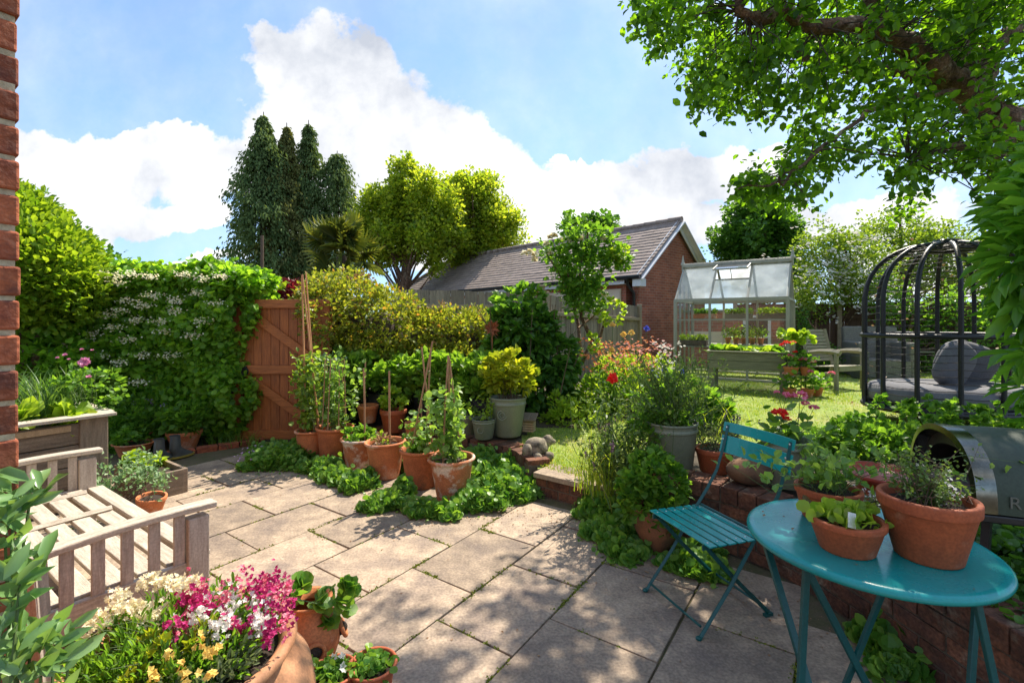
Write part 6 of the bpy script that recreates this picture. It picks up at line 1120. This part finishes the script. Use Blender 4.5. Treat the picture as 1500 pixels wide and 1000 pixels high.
# red cordyline style plant by the greenhouse bed etc: geranium stand
gs = np.array((X(1172, 6.9), 6.9, float(hz(4, 6.9)))); st = T('plant_stand', 'small tiered metal stand of potted geraniums on the lawn', 'plant stand', gs); nm = NM()
for z in (.32, .52): nm.tube([(.16*math.cos(a)-.06, .10*math.sin(a), z) for a in np.linspace(0, 6.28, 17)], .008, 6, cap=False)
for a in range(4): nm.tube([(.15*math.cos(a*1.57+.7)-.06, .10*math.sin(a*1.57+.7), z) for z in (0, .52)], .008, 6)
nm.build('frame', M['iron'], st)
GG = 'geranium pots on and around the plant stand'
for i, (px, py, Y, r_, hs, lab) in enumerate(((1157, 573, 6.75, .085, [(1150, 548, 'p_salmon', .04)], 'terracotta pot on the grass at the left foot of the plant stand'), (1183, 573, 6.7, .085, [(1187, 545, 'p_pink', .045), (1195, 552, 'p_white', .03)], 'terracotta pot on the grass at the right foot of the plant stand'), (1197, 571, 6.8, .075, [(1218, 547, 'p_pink', .05)], 'smallest terracotta pot, on the grass nearest the wooden armchair'), (1159, 541, 6.85, .10, [(1152, 503, 'p_red', .055), (1145, 506, 'p_red', .04), (1162, 502, 'p_orange', .045), (1157, 522, 'p_pink', .05), (1165, 516, 'p_red', .04)], 'upper terracotta bowl with red and pink geraniums on the stand'), (1180, 541, 6.8, .07, [(1176, 527, 'p_pink', .055), (1190, 530, 'p_salmon', .055)], 'upper right small pot of pink geraniums on the stand'))):
    z = Z(py+9, Y); z = float(hz(4, Y)) if py > 560 else z; t = potted(lab, (X(px, Y), Y, z), r_, r_*.7, .13, 'terra', 'rim', GG); hh = [(*rel(t, a, b_, Y-.05), m_, r2) for a, b_, m_, r2 in hs]; gerani(t, hh, .1, None, rng.normal(size=(60, 3))*(.07, .07, .06)+(0, 0, .22), .05)
t = T('lime_plant', 'lime green leafy plant above the red geraniums on the stand', 'plant', (X(1165, 7.0), 7.05, float(hz(4, 7)))); foliage(t, 'l_lime', [(*(P(1165, 492, 7.05)-np.array(t.location)), .22, .12, .08)], 150, .09, .5, 3); nm = NM(); stems(nm, [P(1165, 492, 7.05)-np.array(t.location)], (0, 0, 0), .006, .02); nm.build('stem', M['stem'], t)
# ================================================================ APPLE TREE
ap = T('apple_tree', 'old apple tree reaching over the garden from the right with thick mottled limbs', 'tree', (X(1580, 4.6), 4.6, .36)); limb_nodes = []
def limb(pts, r):
    q = np.array([P(a, b_, c) for a, b_, c in pts]); tt = np.linspace(0, len(q)-1, (len(q)-1)*5+1); o = np.stack([np.interp(tt, range(len(q)), q[:, i]) for i in range(3)], 1)
    o[1:-1] = (o[:-2]+o[1:-1]*2+o[2:])/4; rr = np.interp(tt, range(len(q)), r)*(1+.07*np.sin(tt*7+r[0]*99)+rng.normal(size=len(tt))*.07); o += rng.normal(size=o.shape)*.012; apn.tube(o, rr, 12); limb_nodes.append(o)
apn = NM()
limb([(1585, 560, 4.6), (1575, 380, 4.6), (1540, 240, 4.55), (1490, 195, 4.5), (1440, 160, 4.4)], [.22, .19, .17, .155, .13])
limb([(1440, 160, 4.4), (1390, 110, 4.2), (1335, 72, 4.0), (1290, 45, 3.9), (1245, 38, 3.8), (1195, 40, 3.75), (1150, 15, 3.7), (1110, 28, 3.65), (1082, 14, 3.6), (1088, -25, 3.6)], [.12, .10, .085, .07, .06, .054, .05, .045, .036, .028])
limb([(1300, 50, 3.9), (1280, 10, 3.9), (1270, -70, 3.9)], [.055, .05, .04])
limb([(1400, 125, 4.25), (1330, 105, 4.5), (1250, 98, 4.7), (1190, 92, 4.8), (1150, 68, 4.9), (1110, 60, 5.0)], [.08, .065, .055, .045, .035, .02])
limb([(1430, 150, 4.4), (1450, 80, 4.6), (1500, 20, 4.8), (1560, -60, 5)], [.10, .085, .07, .05])
limb([(1490, 190, 4.5), (1450, 230, 4.3), (1400, 215, 4.1), (1330, 235, 3.9)], [.07, .05, .03, .015])
limb([(1400, 138, 4.2), (1330, 138, 4.0), (1270, 165, 3.8), (1210, 210, 3.6), (1150, 265, 3.5), (1080, 275, 3.4)], [.03, .022, .018, .014, .01, .005])
limb([(1560, 330, 4.6), (1640, 100, 5.2), (1700, -150, 5.6)], [.14, .1, .06]); limb([(1440, 160, 4.4), (1400, 0, 5.2), (1330, -200, 6)], [.12, .09, .05]); limb([(1270, -60, 3.9), (1150, -180, 3.8), (1020, -260, 3.6)], [.05, .035, .02])
apn.build('trunk', M['bark'], ap, w=True, smooth=True)
LN = np.concatenate(limb_nodes); PEN = np.concatenate([np.full(len(q), .6 if i == 6 else 0) for i, q in enumerate(limb_nodes)])
# clusters: filled where the crown fills, sparse at the edge
OUT = [(905,-40),(918,30),(945,75),(965,110),(1010,140),(1020,160),(1075,170),(1110,178),(1155,165),(1165,200),(1150,240),(1060,272),(1075,290),(1160,312),(1195,285),(1185,255),(1250,240),(1290,250),(1300,300),(1320,325),(1350,290),(1380,260),(1420,260),(1440,310),(1520,330),(1560,-60)]
Cs = []
while len(Cs) < 690:
    px, py = rng.uniform(900, 1560), rng.uniform(-50, 330)
    if not pin(np.array([[px, py]]), OUT)[0]: continue
    d_ = np.hypot(px-1240, (py-215)*1.0)
    if 1150 < px < 1300 and 120 < py < 205 and rng.random() < .5: continue
    Y_ = rng.uniform(3.3, 5.8); near = 1080 < px and abs(py-np.interp(px, [1080, 1200, 1300, 1400, 1500], [20, 40, 55, 115, 190])) < 20
    Cs.append(P(px, py, rng.uniform(4.5, 6.0) if near else Y_))
Cs += [P(rng.uniform(1180, 1900), rng.uniform(-330, -40), rng.uniform(3.4, 6.5)) for _ in range(300)]
Cs += [P(rng.uniform(980, 1180), rng.uniform(-200, -40), rng.uniform(3.4, 5.0)) for _ in range(45)]
Cs = np.array(Cs); tw = NM(); lf = []
for c in Cs:
    k = np.argmin(np.linalg.norm(LN-c, axis=1)+rng.random(len(LN))*.2+PEN); a = LN[k]; L_ = np.linalg.norm(c-a); m1 = a+(c-a)*.4+rng.normal(size=3)*.06*L_+(0, 0, .08*L_); m2 = a+(c-a)*.75+rng.normal(size=3)*.05*L_+(0, 0, .05*L_)
    if L_ < .75: tw.tube([a, m1, m2, c], [.007, .005, .004, .002], 5, cap=False)
    dd = nrm(c-m2); n = 26; t_ = rng.random(n)**.6; pts = m2+(c-m2)*t_[:, None]*1.15 if L_ < 1.2 else c-dd*.35*(1-t_[:, None]); lf.append(pts+rng.normal(size=(n, 3))*.055)
tw.build('twigs', M['barkd'], ap, w=True)
lf = np.concatenate(lf); nm = NM(); nm.leaves(lf, rdir(len(lf), (0, 0, -.35)), rng.uniform(.045, .09, len(lf)), .36, sh=1, nb=(0, 0, 1), nk=.75); nm.build('crown', M['l_apple'], ap, w=True)
# long leaved shrub at the right edge
t = T('long_leaved_shrub', 'large shrub of long drooping glossy leaves at the right edge', 'shrub', (X(1560, 2.7), 2.75, .36)); EL = [E(1570, 310, 2.7, 70, 60, .35), E(1555, 400, 2.7, 75, 70, .35), E(1570, 490, 2.7, 62, 60, .3), E(1590, 250, 2.8, 60, 60, .3), E(1535, 370, 2.7, 50, 60, .25), E(1600, 580, 2.8, 50, 60, .3)]
foliage(t, 'l_aucuba', EL, 1700, .19, .17, 1, up=-.25, world=True, ncl=150, cr=.10, shell=.6, nk=.6)[0].data.shade_smooth(); nm = NM()
for e in EL: stems(nm, [e[:3]], (X(1570, 2.8), 2.8, .36), .012, .05)
nm.build('stem', M['stemb'], t, w=True)
tree('side_hedge', 'dark evergreen hedge filling the far right behind the cage seat', 1560, 5.6, .3, [E(1545, 420, 5.8, 75, 110, .5), E(1560, 560, 5.8, 80, 110, .5), E(1570, 300, 5.8, 80, 80, .5)], 'l_dark', 4500, .1, .45, 0, .08, 8, 260, .22, .5, cat='hedge', tm='barkd')
